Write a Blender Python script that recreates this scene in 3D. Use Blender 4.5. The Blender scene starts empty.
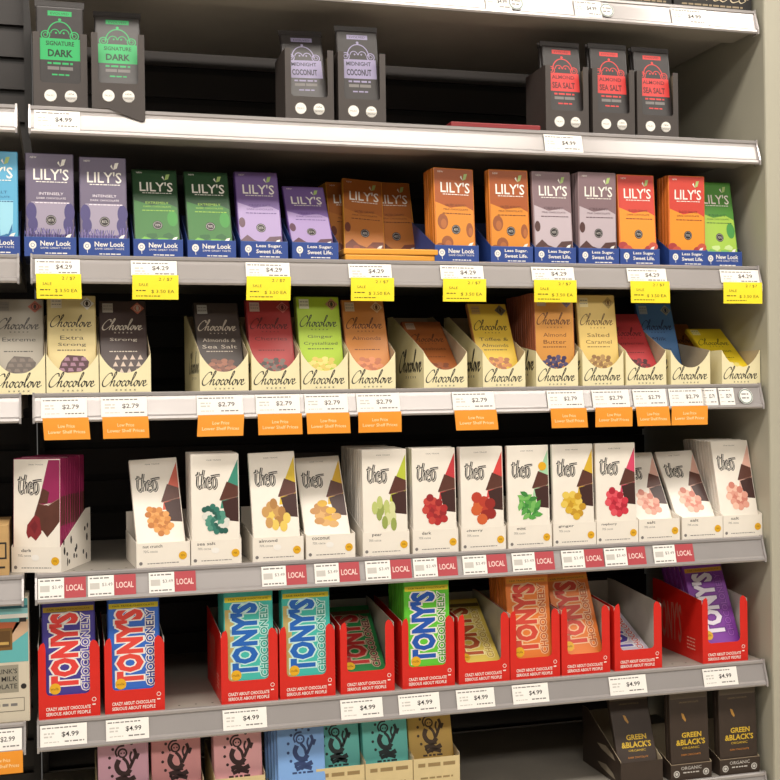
import bpy, bmesh, math, random
from mathutils import Matrix, Vector
random.seed(7)
R = math.radians
SC = bpy.context.scene
COL = SC.collection

# ------------------------------------------------------------------ camera
F = 1183.0
TH = math.atan(.19 * F / 806)
CT, ST = math.cos(TH), math.sin(TH)
CX, CY, CZ = 0.0420, -1.8034, 1.35
ROLL = 0.0140
def at(px, py, Y):
    """point of the plane y=Y that the pixel sees"""
    c, s = math.cos(ROLL), math.sin(ROLL)
    a, b = (px - 390) / F, -(py - 390) / F
    rx = a * c + b * s; uz = -a * s + b * c
    d = Vector((rx * CT + ST, -rx * ST + CT, uz))
    k = (Y - CY) / d.y
    return Vector((CX + k * d.x, Y, CZ + k * d.z))
def proj(p):
    d = Vector(p) - Vector((CX, CY, CZ))
    r = d.x * CT - d.y * ST; z = d.x * ST + d.y * CT; u = d.z
    c, s = math.cos(ROLL), math.sin(ROLL)
    xr = r * c - u * s; yu = r * s + u * c
    return 390 + F * xr / z, 390 - F * yu / z
cam = bpy.data.cameras.new('camera'); cam.sensor_width = 36; cam.lens = 36 * F / 780
cam.clip_start = .02
co = bpy.data.objects.new('camera', cam); COL.objects.link(co)
r0 = Vector((CT, -ST, 0)); u0 = Vector((0, 0, 1)); fwd = Vector((ST, CT, 0))
c, s = math.cos(ROLL), math.sin(ROLL)
rc = r0 * c - u0 * s; uc = r0 * s + u0 * c
co.matrix_world = Matrix(((rc.x, uc.x, -fwd.x, CX), (rc.y, uc.y, -fwd.y, CY), (rc.z, uc.z, -fwd.z, CZ), (0, 0, 0, 1)))
SC.camera = co

# ------------------------------------------------------------------ materials
def lin(c):
    out = []
    for v in c:
        v = v / 255
        out.append(v / 12.92 if v <= .04045 else ((v + .055) / 1.055) ** 2.4)
    return (*out, 1)
MATS = {}
def mk(name, col, rough=.5, metal=0, var=.05, scale=40, bump=0, spec=.5, coat=0):
    m = bpy.data.materials.new(name); m.use_nodes = True
    nt = m.node_tree; b = nt.nodes['Principled BSDF']
    b.inputs['Roughness'].default_value = rough; b.inputs['Metallic'].default_value = metal
    b.inputs['Specular IOR Level'].default_value = spec
    b.inputs['Coat Weight'].default_value = coat; b.inputs['Coat Roughness'].default_value = .15
    base = lin(col)
    if var:
        tc = nt.nodes.new('ShaderNodeTexCoord'); n = nt.nodes.new('ShaderNodeTexNoise')
        n.inputs['Scale'].default_value = scale; n.inputs['Detail'].default_value = 3
        nt.links.new(tc.outputs['Object'], n.inputs['Vector'])
        cr = nt.nodes.new('ShaderNodeValToRGB')
        cr.color_ramp.elements[0].color = (*[v * (1 - var) for v in base[:3]], 1)
        cr.color_ramp.elements[1].color = (*[min(1, v * (1 + var)) for v in base[:3]], 1)
        cr.color_ramp.elements[0].position = .3; cr.color_ramp.elements[1].position = .7
        nt.links.new(n.outputs['Fac'], cr.inputs['Fac']); nt.links.new(cr.outputs['Color'], b.inputs['Base Color'])
        if bump:
            bp = nt.nodes.new('ShaderNodeBump'); bp.inputs['Strength'].default_value = bump; bp.inputs['Distance'].default_value = .002
            nt.links.new(n.outputs['Fac'], bp.inputs['Height']); nt.links.new(bp.outputs['Normal'], b.inputs['Normal'])
    else:
        b.inputs['Base Color'].default_value = base
    MATS[name] = m
    return m
def ramp(name, stops, h, rough=.4):
    """a printed wrapper whose ink runs through several colours from foot to top"""
    m = bpy.data.materials.new(name); m.use_nodes = True
    nt = m.node_tree; b = nt.nodes['Principled BSDF']; b.inputs['Roughness'].default_value = rough
    tc = nt.nodes.new('ShaderNodeTexCoord'); sx = nt.nodes.new('ShaderNodeSeparateXYZ'); mr = nt.nodes.new('ShaderNodeMapRange')
    mr.inputs['From Max'].default_value = h
    cr = nt.nodes.new('ShaderNodeValToRGB')
    el = cr.color_ramp.elements
    while len(el) < len(stops): el.new(.5)
    for e, (p, c_) in zip(el, stops): e.position = p; e.color = lin(c_)
    nt.links.new(tc.outputs['Object'], sx.inputs[0]); nt.links.new(sx.outputs['Z'], mr.inputs['Value'])
    nt.links.new(mr.outputs['Result'], cr.inputs['Fac']); nt.links.new(cr.outputs['Color'], b.inputs['Base Color'])
    MATS[name] = m
def C_(*rgb):
    """plain print ink of a colour, made once"""
    k = 'ink_%d_%d_%d' % rgb
    if k not in MATS: mk(k, rgb, .45, var=0)
    return k

# ------------------------------------------------------------------ mesh builder
FONTCACHE = {}
def glyphs(txt, off=0.0, res=2):
    key = (txt, off, res)
    if key in FONTCACHE: return FONTCACHE[key]
    cu = bpy.data.curves.new('lettering', 'FONT'); cu.body = txt; cu.size = 1; cu.offset = off
    cu.resolution_u = res; cu.fill_mode = 'FRONT'
    o = bpy.data.objects.new('lettering', cu); COL.objects.link(o)
    dg = bpy.context.evaluated_depsgraph_get(); dg.update()
    me = bpy.data.meshes.new_from_object(o.evaluated_get(dg))
    vs = [(v.co.x, v.co.y) for v in me.vertices]; fs = []
    for p in me.polygons:
        f = list(p.vertices)
        if p.normal.z < 0: f.reverse()
        fs.append(f)
    bpy.data.objects.remove(o); bpy.data.curves.remove(cu); bpy.data.meshes.remove(me)
    FONTCACHE[key] = (vs, fs)
    return vs, fs
def smooth(pts, n=6):
    P = [Vector(p) for p in pts]; out = []
    for i in range(len(P) - 1):
        a = P[max(i - 1, 0)]; b = P[i]; c_ = P[i + 1]; d = P[min(i + 2, len(P) - 1)]
        for k in range(n):
            t = k / n
            out.append(.5 * ((2 * b) + (c_ - a) * t + (2 * a - 5 * b + 4 * c_ - d) * t * t + (3 * b - a - 3 * c_ + d) * t ** 3))
    out.append(P[-1]); return out
EPS = .00005
class MB:
    def __init__(self):
        self.v = []; self.f = []; self.m = []; self.mats = []
        self.front(0)
    def mi(self, m):
        if m not in self.mats: self.mats.append(m)
        return self.mats.index(m)
    # ---- solids
    def add(self, vs, fs, m):
        b = len(self.v); self.v += [tuple(p) for p in vs]; k = self.mi(m)
        for f in fs: self.f.append([b + i for i in f]); self.m.append(k)
    def box(self, x0, x1, y0, y1, z0, z1, m):
        vs = [(x, y, z) for z in (z0, z1) for y in (y0, y1) for x in (x0, x1)]
        self.add(vs, [(0, 2, 3, 1), (4, 5, 7, 6), (0, 1, 5, 4), (2, 6, 7, 3), (0, 4, 6, 2), (1, 3, 7, 5)], m)
    def rbox(self, x0, x1, y0, y1, z0, z1, m, r=.002, seg=2):
        bm = bmesh.new(); bmesh.ops.create_cube(bm, size=1)
        for v in bm.verts:
            v.co = ((x0 + x1) / 2 + v.co.x * (x1 - x0), (y0 + y1) / 2 + v.co.y * (y1 - y0), (z0 + z1) / 2 + v.co.z * (z1 - z0))
        bmesh.ops.bevel(bm, geom=bm.edges[:], offset=r, segments=seg, affect='EDGES', profile=.5)
        bm.verts.index_update()
        self.add([v.co[:] for v in bm.verts], [[v.index for v in f.verts] for f in bm.faces], m); bm.free()
    def prism(self, pts, fn, m0, m1, ms):
        """pts 2-D; fn(p, k) maps to 3-D at k=0 (outer) and k=1 (inner)"""
        n = len(pts); a = [fn(p, 0) for p in pts]; b = [fn(p, 1) for p in pts]
        self.add(a, [list(range(n))], m0); self.add(b, [list(range(n))[::-1]], m1)
        self.add(a + b, [(i, n + i, n + (i + 1) % n, (i + 1) % n) for i in range(n)], ms)
    # ---- printing plane
    def front(self, y): self.fn = lambda u, v, l: (u, y - EPS * l, v)
    def left(self, x, yc): self.fn = lambda u, v, l: (x - EPS * l, yc - u, v)
    def right(self, x, yc): self.fn = lambda u, v, l: (x + EPS * l, yc + u, v)
    def poly(self, pts, m, l=1): self.add([self.fn(p[0], p[1], l) for p in pts], [list(range(len(pts)))], m)
    def rect(self, u0, u1, v0, v1, m, l=1): self.poly([(u0, v0), (u1, v0), (u1, v1), (u0, v1)], m, l)
    def disc(self, u, v, r, m, l=1, n=18, ry=None):
        ry = ry or r
        self.poly([(u + r * math.cos(2 * math.pi * i / n), v + ry * math.sin(2 * math.pi * i / n)) for i in range(n)], m, l)
    def ring(self, u, v, r, w, m, l=1, n=20, ry=None, a0=0, a1=360):
        ry = ry or r; full = a1 - a0 >= 360
        P = [(R(a0 + (a1 - a0) * i / n)) for i in range(n + 1)]
        a = [self.fn(u + r * math.cos(t), v + ry * math.sin(t), l) for t in P]
        b = [self.fn(u + (r - w) * math.cos(t), v + (ry - w) * math.sin(t), l) for t in P]
        self.add(a + b, [(i, i + 1, n + 2 + i, n + 1 + i) for i in range(n)], m)
    def stroke(self, pts, w, m, l=1, pen=None, n=5):
        P = smooth(pts, n); a = []; b = []
        for i, p in enumerate(P):
            d = P[min(i + 1, len(P) - 1)] - P[max(i - 1, 0)]
            if d.length < 1e-9: d = Vector((1, 0))
            ang = math.atan2(d.y, d.x); k = w
            if pen is not None: k = w * (.32 + .68 * abs(math.sin(ang - pen)))
            nx, ny = -math.sin(ang) * k / 2, math.cos(ang) * k / 2
            a.append((p.x + nx, p.y + ny)); b.append((p.x - nx, p.y - ny))
        N = len(P); vs = [self.fn(q[0], q[1], l) for q in b + a]
        self.add(vs, [(i, i + 1, N + i + 1, N + i) for i in range(N - 1)], m)
    def text(self, t, u, v, h, m, l=1, width=None, rot=0, off=0, al='c', ref=None):
        vs, fs = glyphs(t, off)
        bs, _ = glyphs(ref or t, 0)
        if not bs: return
        x0 = min(p[0] for p in bs); x1 = max(p[0] for p in bs); y0 = min(p[1] for p in bs); y1 = max(p[1] for p in bs)
        sy = h / max(y1 - y0, .01); sx = (width / (x1 - x0)) if width else sy
        ax = {'c': (x0 + x1) / 2, 'l': x0, 'r': x1}[al]; ay = (y0 + y1) / 2
        ca, sa = math.cos(rot), math.sin(rot); out = []
        for p in vs:
            a, b = (p[0] - ax) * sx, (p[1] - ay) * sy
            out.append(self.fn(u + a * ca - b * sa, v + a * sa + b * ca, l))
        self.add(out, fs, m)
    def lines(self, u0, u1, v, h, m, l=1, words=None):
        """a line of fine print too small to read"""
        u = u0; rnd = random.Random(int((u0 + v) * 1e5) + 3)
        while u < u1 - h:
            w = h * rnd.uniform(1.2, 4.5); e = min(u + w, u1)
            self.rect(u, e, v - h / 2, v + h / 2, m, l); u = e + h * .8
    def build(self, name, parent=None, smooth_=False):
        me = bpy.data.meshes.new(name); me.from_pydata(self.v, [], self.f)
        for m in self.mats: me.materials.append(MATS[m])
        me.polygons.foreach_set('material_index', self.m); me.update()
        o = bpy.data.objects.new(name, me); COL.objects.link(o)
        if parent: o.parent = parent
        return o

def tag(o, label, cat, group=None, kind=None):
    if label: o['label'] = label
    if cat: o['category'] = cat
    if group: o['group'] = group
    if kind: o['kind'] = kind
    return o
def empty(name, loc, rz=0):
    o = bpy.data.objects.new(name, None); COL.objects.link(o); o.location = loc; o.rotation_euler = (0, 0, rz)
    o.empty_display_size = .02
    return o
def copy_tree(o, parent=None):
    c_ = o.copy(); COL.objects.link(c_)
    if parent: c_.parent = parent
    for ch in list(o.children): copy_tree(ch, c_)
    return c_

# ------------------------------------------------------------------ palette
mk('rail_grey', (172, 167, 166), .2, .3, var=.03, scale=9, spec=.6)
mk('board_grey', (158, 152, 143), .55, .1, var=.06, scale=14)
mk('back_dark', (28, 24, 22), .6, var=.12, scale=12)
mk('slat_dark', (38, 32, 30), .5, var=.1, scale=12)
mk('upright_paint', (176, 172, 155), .5, var=.03, scale=6)
mk('upright_dark', (30, 27, 26), .6)
mk('hole_dark', (60, 56, 52), .8, var=0)
mk('floor_tile', (212, 202, 184), .4, var=.08, scale=3)
mk('ceiling_white', (225, 222, 215), .8, var=.02, scale=2)
mk('kick_black', (35, 33, 32), .6)
mk('paper_white', (240, 237, 232), .55, var=.02)
mk('paper_yellow', (246, 226, 40), .55, var=.03)
mk('paper_orange', (236, 150, 40), .55, var=.03)
mk('paper_red', (178, 66, 74), .5, var=.03)
mk('ink_black', (34, 30, 30), .5, var=0)
mk('ink_grey', (120, 116, 114), .5, var=0)
mk('ink_pale', (198, 194, 188), .5, var=0)
mk('ink_white', (240, 236, 228), .45, var=0)
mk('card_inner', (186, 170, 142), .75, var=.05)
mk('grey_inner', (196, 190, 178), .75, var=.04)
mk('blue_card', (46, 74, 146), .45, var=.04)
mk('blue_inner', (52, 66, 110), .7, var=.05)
mk('cream_card', (236, 226, 184), .5, var=.03)
mk('white_card', (238, 231, 220), .45, var=.02)
mk('theo_white', (240, 233, 222), .42, var=.02)
mk('red_card', (214, 38, 28), .42, var=.03)
mk('dark_card', (66, 59, 56), .5, var=.05)
mk('dark_card_inner', (150, 138, 118), .75, var=.05)
mk('dark_pouch', (50, 46, 46), .38, var=.08, bump=.25, scale=30)
mk('choc', (92, 54, 44), .4, var=.12, scale=60)
mk('choc_dark', (66, 40, 37), .4, var=0)
mk('gold', (226, 172, 34), .4, var=0)
mk('brown_card', (58, 46, 38), .5, var=.06)
mk('kraft', (188, 152, 100), .65, var=.07)
mk('pale_kraft', (212, 192, 144), .6, var=.05)

# ------------------------------------------------------------------ shelving unit, shelves, room
X0, X1, DEP = .002, 1.2105, .42
LB = [.606, .381, .1634, -.0394, -.303, -.5175, -.712]          # lower edge of each price rail, from camera height
LH = .040
TOP = [CZ + b + LH for b in LB]
XL = -.75                                                     # the neighbouring bay on the left, as far as the picture could see
b = MB(); b.box(-1.6, 4.0, -5, .6, -.05, 0, 'floor_tile'); o = b.build('floor'); o['kind'] = 'structure'
b = MB(); b.box(-1.6, 4.0, -5, .6, 3.3, 3.35, 'ceiling_white'); o = b.build('ceiling'); o['kind'] = 'structure'

def back_wall(x0, x1, parent):
    b = MB(); b.box(x0, x1, DEP + .012, DEP + .03, .1, 2.45, 'back_dark')
    z = .16
    while z < 2.42:
        b.box(x0, x1, DEP + .004, DEP + .0125, z, z + .046, 'slat_dark'); z += .058
    b.build('back_panel', parent)
def bay(x0, x1, label):
    t = tag(empty('shelving_unit', ((x0 + x1) / 2, 0, 0)), label, 'shelving')
    def P(n, *bx):
        b = MB(); b.box(*bx); o = b.build(n, t); return o
    t.location = (0, 0, 0)
    back_wall(x0, x1, t)
    P('kick_plate', x0, x1, -.02, .0, 0, .12, 'kick_black')
    P('base_deck', x0, x1, -.02, DEP, .12, .16, 'board_grey')
    return t, P
t, P = bay(XL, -.012, 'dark-backed shelving bay left of the main bay, cut by the picture edge')
for x in (XL, -.0115):
    b = MB(); b.box(x, x + .012, DEP - .03, DEP + .003, .16, 2.45, 'upright_dark'); b.build('upright_post', t)
t, P = bay(X0, X1, 'main dark-backed shelving bay with pale grey end panel on the right')
b = MB(); b.box(X0 + .0005, X0 + .012, DEP - .03, DEP + .003, .16, 2.45, 'upright_dark')
for k in range(70): b.box(X0 + .004, X0 + .009, DEP - .0304, DEP - .029, .2 + k * .032, .214 + k * .032, 'hole_dark')
b.build('upright_post', t)
b = MB(); b.rbox(X1 + .007, X1 + .042, -.018, DEP + .03, 0, 2.5, 'upright_paint', r=.004); b.build('end_panel', t)
b = MB(); b.rbox(X1 + .043, X1 + .24, .004, DEP + .03, 0, 2.5, 'upright_paint', r=.003); b.build('end_cladding', t)

def shelf(x0, x1, T, label, group):
    t = tag(empty('shelf', ((x0 + x1) / 2, 0, T)), label, 'shelf', group)
    hw = (x1 - x0) / 2
    b = MB()
    pr = [(.003, 0), (DEP - .032, 0), (DEP - .032, -.022), (.075, -.022), (.07, -.034), (.012, -.034), (.003, -.030)]
    n = len(pr)
    b.add([(-hw, p[0], p[1]) for p in pr] + [(hw, p[0], p[1]) for p in pr],
          [[i, (i + 1) % n, n + (i + 1) % n, n + i][::-1] for i in range(n)] + [list(range(n)), [n + i for i in range(n)][::-1]], 'board_grey')
    b.fn = lambda u, v, l: (u, v, .00015)
    k = 0
    while -hw + .03 + k * .0254 < hw - .02:
        b.disc(-hw + .03 + k * .0254, .026, .0019, 'hole_dark', n=8); k += 1
    b.build('shelf_board', t)
    # rail: bead on top, sloping channel, curled lower edge
    pr = [(.0028, .0018), (-.0015, .0018), (-.0035, .0), (-.0035, -.0035), (-.0018, -.0048), (-.0030, -.010), (-.0058, -.020), (-.0092, -.032),
          (-.0125, -.0345), (-.0135, -.038), (-.0118, -.0408), (-.0085, -.041), (-.004, -.036), (.0028, -.0345)]
    n = len(pr); b = MB()
    b.add([(-hw, p[0], p[1]) for p in pr] + [(hw, p[0], p[1]) for p in pr],
          [[i, (i + 1) % n, n + (i + 1) % n, n + i][::-1] for i in range(n)] + [list(range(n)), [n + i for i in range(n)][::-1]], 'rail_grey')
    o = b.build('price_rail', t)
    for s in (-1, 1):
        b = MB(); xx = s * (hw - .0015)
        b.prism([(.003, .0028), (-.004, .0028), (-.0046, -.004), (-.0146, -.034), (-.0146, -.0420), (.003, -.0420)],
                lambda p, k: (xx + (k - .5) * .003, p[0], p[1]), 'rail_grey', 'rail_grey', 'rail_grey')
        b.build('end_cap', t)
    return t
ORD = ['topmost', 'second', 'third', 'fourth', 'fifth', 'sixth', 'lowest']
WHAT = ['topmost grey shelf, only its underside and rail in view', 'grey shelf carrying the dark windowed boxes', 'grey shelf carrying the blue display trays',
        'grey shelf carrying the cream scalloped trays', 'grey shelf carrying the white bars', 'grey shelf carrying the red display trays', 'lowest grey shelf carrying pastel and dark brown bars']
for i, T in enumerate(TOP):
    shelf(X0 + .001, X1 - .0005, T, WHAT[i], 'shelves of the main bay')
    if 0 < i < 6:
        shelf(XL, -.0125, T, ['', 'left bay shelf level with the dark windowed boxes', 'left bay shelf under the light blue bar', 'left bay shelf under the grey bar',
              'left bay shelf under the kraft box', 'left bay shelf under the teal and cream box'][i], 'shelves of the left bay')

# ------------------------------------------------------------------ cartons
CTH = .0008
def front_of(t):
    return [c_ for c_ in t.children if c_.name.startswith('front_panel')][0]
def panel_front(kind, w, h0, h1):
    hw = w / 2
    if kind == 'flat': return [(-hw, 0), (hw, 0), (hw, h0), (-hw, h0)]
    if kind == 'scallop':
        pts = [(-hw, 0), (hw, 0), (hw, h1)]
        for i in range(1, 20):
            a = i / 20; x = hw - a * w
            pts.append((x, h0 + (h1 - h0) * abs(2 * a - 1) ** 2.3))
        return pts + [(-hw, h1)]
    if kind == 'notch':
        a, b2, r = .0108, .0145, .006
        p = [(-hw, 0), (hw, 0), (hw, h1 - .012), (hw - .004, h1 - .003), (hw - .009, h1), (hw - b2 + .001, h1 - .004)]
        p += [(hw - b2, h1 - .012), (hw - b2, h0 + r), (hw - b2 - r * .3, h0 + r * .3), (hw - b2 - r, h0)]
        p += [(-hw + a + r, h0), (-hw + a + r * .3, h0 + r * .3), (-hw + a, h0 + r), (-hw + a, h1 - .012), (-hw + a - .001, h1 - .004), (-hw + .008, h1), (-hw + .003, h1 - .003), (-hw, h1 - .012)]
        return p
    if kind == 'window':
        a, r = .0095, .003
        return [(-hw, 0), (hw, 0), (hw, h1), (hw - a, h1), (hw - a, h0 + r), (hw - a - r, h0), (-hw + a + r, h0), (-hw + a, h0 + r), (-hw + a, h1), (-hw, h1)]
def carton(label, group, loc, yaw, w, d, kind, h0, h1, sf, sb, hb, outer, inner, deco=None, dl=None, dr=None, name='display_tray'):
    t = tag(empty(name, loc, yaw), label, 'display box', group)
    b = MB()
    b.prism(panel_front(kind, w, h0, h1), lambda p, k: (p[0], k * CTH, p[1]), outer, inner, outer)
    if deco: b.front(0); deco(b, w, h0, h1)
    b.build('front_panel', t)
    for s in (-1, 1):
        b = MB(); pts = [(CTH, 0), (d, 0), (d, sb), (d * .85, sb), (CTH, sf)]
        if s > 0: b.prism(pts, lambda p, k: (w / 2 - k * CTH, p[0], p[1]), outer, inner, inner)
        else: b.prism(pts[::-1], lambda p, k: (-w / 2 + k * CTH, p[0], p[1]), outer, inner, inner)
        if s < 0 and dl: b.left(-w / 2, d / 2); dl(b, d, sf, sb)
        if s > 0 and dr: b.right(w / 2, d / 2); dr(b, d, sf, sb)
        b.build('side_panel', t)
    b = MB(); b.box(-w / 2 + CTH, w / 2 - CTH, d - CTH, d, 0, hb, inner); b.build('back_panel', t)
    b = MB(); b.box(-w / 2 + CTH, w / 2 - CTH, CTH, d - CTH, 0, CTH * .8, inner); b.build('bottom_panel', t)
    return t

# ------------------------------------------------------------------ bars
PROTO = {}; USED = set()
def get_bar(key):
    if key not in PROTO:
        PROTO[key] = BARS[key]()
    if key not in USED:
        USED.add(key); return PROTO[key][0]
    return copy_tree(PROTO[key][0])
def put_bar(key, loc, tilt, roll, yaw, label, group):
    o = get_bar(key)
    o.location = loc; o.rotation_euler = (-tilt, roll, yaw)
    tag(o, label, 'chocolate bar', group)
    return o
def fit_tilt(X, Y, Z, h, py):
    best = None
    for k in range(0, 121):
        a = R(k * .5); p = (X, Y + h * math.sin(a), Z + h * math.cos(a))
        e = abs(proj(p)[1] - py)
        if best is None or e < best[0]: best = (e, a)
    return best[1]
ORDW = ['front', 'second', 'third', 'fourth', 'fifth', 'sixth', 'seventh', 'eighth', 'ninth', 'tenth', 'eleventh', 'twelfth', 'thirteenth', 'fourteenth']
def fill(key, cx, Y, T, yaw, n, top=None, tilt=None, label='', back='', group=None, off=(0, .003), roll=0, gap=.0008, hb=.1, lift0=0):
    """stand n bars one behind another in a tray whose front is at Y; returns the depth they need"""
    PROTO.setdefault(key, None)
    if PROTO[key] is None: PROTO[key] = BARS[key]()
    o, (w, h, th) = PROTO[key]
    ox, oy = off
    a = R(tilt) if tilt is not None else fit_tilt(cx, Y + oy, T + .003, h, top)
    lift = .0013 + lift0 + th * math.sin(a) + w / 2 * abs(math.sin(roll))
    cyw, syw = math.cos(yaw), math.sin(yaw)
    rnd = random.Random(int(cx * 1000))
    for k in range(n):
        yy = oy + CTH + k * (th + gap) / max(math.cos(a), .35)
        dx = ox + (rnd.uniform(-.0003, .0003) if k else 0)
        dz = rnd.uniform(0, .0012) * (math.cos(a) if k else 0)
        yy += dz * math.tan(a)
        lx, ly = dx * cyw - yy * syw, dx * syw + yy * cyw
        lab = label if k == 0 else '%s, %s from the front' % (back, ORDW[k])
        put_bar(key, (cx + lx, Y + ly, T + lift + dz), a, roll, yaw, lab, group)
    return min(h, hb / max(math.cos(a), .2)) * math.sin(a) + n * (th + gap) / max(math.cos(a), .35) + oy + .008, a

def face(w, h):
    return lambda u, v: ((u - .5) * w, v * h)
BARS = {}
def wrapper(w, h, t, m, r=.0018):
    b = MB(); b.rbox(-w / 2, w / 2, 0, t, 0, h, m, r=r); b.front(0); return b
#SECTIONS
# ------------------------------------------------------------------ lettering and prints
CUR = [[(1.75, 1.75), (1.55, 2.25), (1.0, 2.1), (.45, 1.35), (.25, .6), (.5, .05), (1.0, .05), (1.5, .5)],
       [(1.5, .5), (2.1, 1.3), (2.45, 2.2), (2.25, 2.45), (2.05, 1.6), (1.8, 0)],
       [(1.85, .35), (2.15, .85), (2.45, .95), (2.4, .4), (2.55, .02), (2.95, .4)],
       [(3.55, .8), (3.25, .95), (2.98, .45), (3.2, 0), (3.55, .4), (3.5, .85), (3.85, .75)],
       [(4.45, .75), (4.2, .95), (3.88, .45), (4.1, 0), (4.6, .35)],
       [(5.15, .8), (4.85, .95), (4.6, .45), (4.8, 0), (5.15, .4), (5.1, .85), (5.4, .75)],
       [(5.35, .3), (5.85, 1.3), (6.1, 2.2), (5.9, 2.35), (5.65, 1.1), (5.7, .05), (6.15, .45)],
       [(6.75, .8), (6.45, .95), (6.18, .45), (6.4, 0), (6.75, .4), (6.7, .85), (7.0, .8)],
       [(7.0, .92), (7.2, .1), (7.32, .1), (7.6, .9), (7.85, .8)],
       [(7.85, .4), (8.25, .6), (8.2, .95), (7.95, .8), (7.88, .3), (8.15, 0), (8.7, .35)]]
def cursive(b, u, v, w, m, l=1, tail=True, wt=.2):
    k = w / 8.6
    for st in CUR:
        b.stroke([(u + (x + .28 * y - 4.7) * k, v + (y - .9) * k * 1.12) for x, y in st], wt * k * 1.9, m, l, pen=.7)
    if tail:
        for i, ch in enumerate('xoxox'):
            cx_, cy_, q = u + (i - 2) * w * .1, v - w * .2, w * .018
            if ch == 'o': b.ring(cx_, cy_, q, q * .5, m, l, 10)
            else:
                b.stroke([(cx_ - q, cy_ - q), (cx_ + q, cy_ + q)], q * .5, m, l, n=1); b.stroke([(cx_ - q, cy_ + q), (cx_ + q, cy_ - q)], q * .5, m, l, n=1)
BRUSH = [[(.0, 1.45), (.55, 1.6), (1.1, 1.5)], [(.45, 1.9), (.3, 1.2), (.25, .45), (.55, .05), (.85, .4)],
         [(1.35, 2.1), (1.1, 1.2), (1.0, .05)], [(1.1, .6), (1.4, 1.15), (1.65, 1.0), (1.6, .1)],
         [(1.85, .65), (2.45, .8), (2.35, 1.2), (2.0, 1.15), (1.85, .5), (2.1, .02), (2.55, .2)],
         [(3.1, 1.2), (2.8, 1.1), (2.75, .4), (3.0, .02), (3.4, .4), (3.35, 1.1), (3.05, 1.2)], [(2.5, 1.35), (3.2, 1.45), (4.0, 1.5)]]
def brush(b, u, v, w, m, l=1):
    k = w / 4
    for st in BRUSH:
        q = [(u + (x - 1.9) * k, v + (y - 1) * k * 1.5) for x, y in st]
        b.stroke(q, .5 * k, m, l, pen=2.4); b.stroke([(x + .03 * k, y - .03 * k) for x, y in q], .11 * k, 'theo_white', l + 1, pen=2.4)
def seal(b, u, v, r, l=1):
    b.disc(u, v, r, 'ink_white', l); b.ring(u, v, r * .93, r * .08, 'ink_grey', l + 1, 20)
def balloon(b, u, v, r, l=1):
    b.disc(u, v, r, 'ink_white', l, ry=r * 1.12); b.stroke([(u, v - r), (u + r * .1, v - r * 2)], r * .16, 'ink_white', l, n=2)
    b.ring(u, v, r * .55, r * .12, 'blue_card', l + 1, 14)

# --- dark pouches with the domed emblem
def dark_bar(acc, ink, l1, l2):
    def make():
        w, h, t = .068, .159, .010
        b = MB(); b.rbox(-w / 2, w / 2, 0, t, 0, h - .008, 'dark_pouch', r=.0035, seg=3)
        b.prism([(-w / 2 - .001, h - .010), (w / 2 + .001, h - .010), (w / 2 + .0015, h), (-w / 2 - .0015, h)], lambda p, k: (p[0], t * .35 + k * .0022, p[1]), 'dark_pouch', 'dark_pouch', 'dark_pouch')
        b.front(0); P = face(w, h); A = C_(*acc); I = C_(*ink)
        b.rect(-.017, .017, h * .855, h * .9, A); b.text('EVOLVED', 0, h * .8775, h * .022, 'dark_pouch', 2, width=.026)
        c_ = (0, h * .69)
        b.ring(0, h * .672, .0185, .0016, A, a0=0, a1=180, ry=.0215); b.disc(0, h * .672 + .0235, .0022, A, 2)
        for s_ in (-1, 1):
            b.ring(s_ * .0205, h * .668 + .001, .0068, .0015, A, 2, 14); b.ring(s_ * .0205, h * .668 + .001, .0034, .001, A, 2, 10)
            b.ring(s_ * .0068, h * .672 + .003, .0068, .0013, A, 2, 12, a0=0, a1=180); b.disc(s_ * .0055, h * .672 + .004, .0014, A, 2)
        b.rect(-.0285, .0285, h * .445, h * .645, A)
        b.text(l1, 0, h * .600, h * .04, I, 2, width=.040, off=.02); b.text(l2, 0, h * .51, h * .062, I, 2, width=.040 if len(l2) > 5 else .034, off=.035)
        b.lines(-.018, .018, h * .415, .0028, A, 1)
        b.rect(-.018, -.0015, h * .355, h * .385, 'ink_grey'); b.rect(.0, .018, h * .355, h * .385, 'ink_grey')
        b.lines(-.012, .014, h * .31, .0022, A, 1)
        return b.build('chocolate_bar'), (w, h, t)
    return make
BARS['dark_green'] = dark_bar((44, 172, 98), (12, 48, 30), 'SIGNATURE', 'DARK')
BARS['dark_lilac'] = dark_bar((150, 142, 176), (44, 40, 56), 'MIDNIGHT', 'COCONUT')
BARS['dark_red'] = dark_bar((212, 58, 56), (96, 22, 26), 'ALMOND', 'SEA SALT')
def deco_dark(b, w, h0, h1): pass
def badge(t, s_):
    b = MB(); b.front(-.0003); u, v, r = s_ * .0145, .019, .0092
    b.add([(u + r * math.cos(2 * math.pi * i / 24), z, v + r * math.sin(2 * math.pi * i / 24)) for z in (-.0005, 0) for i in range(24)],
          [list(range(24))] + [(i, 24 + i, 24 + (i + 1) % 24, (i + 1) % 24) for i in range(24)], 'ink_white')
    b.front(-.0005)
    if s_ < 0: b.text('PALEO', u, v, .0026, 'ink_grey', 1)
    else:
        b.text('USDA', u, v + .003, .0026, 'ink_black', 1); b.poly([(u - .0085, v - .0008), (u + .0085, v - .0008), (u + .006, v - .0065), (u, v - .009), (u - .006, v - .0065)], 'ink_pale', 1)
        b.text('ORGANIC', u, v - .0035, .002, 'ink_black', 2)
    b.ring(u, v, r, .0006, 'ink_grey', 1, 24)
    b.build('round_badge', front_of(t))

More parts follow.
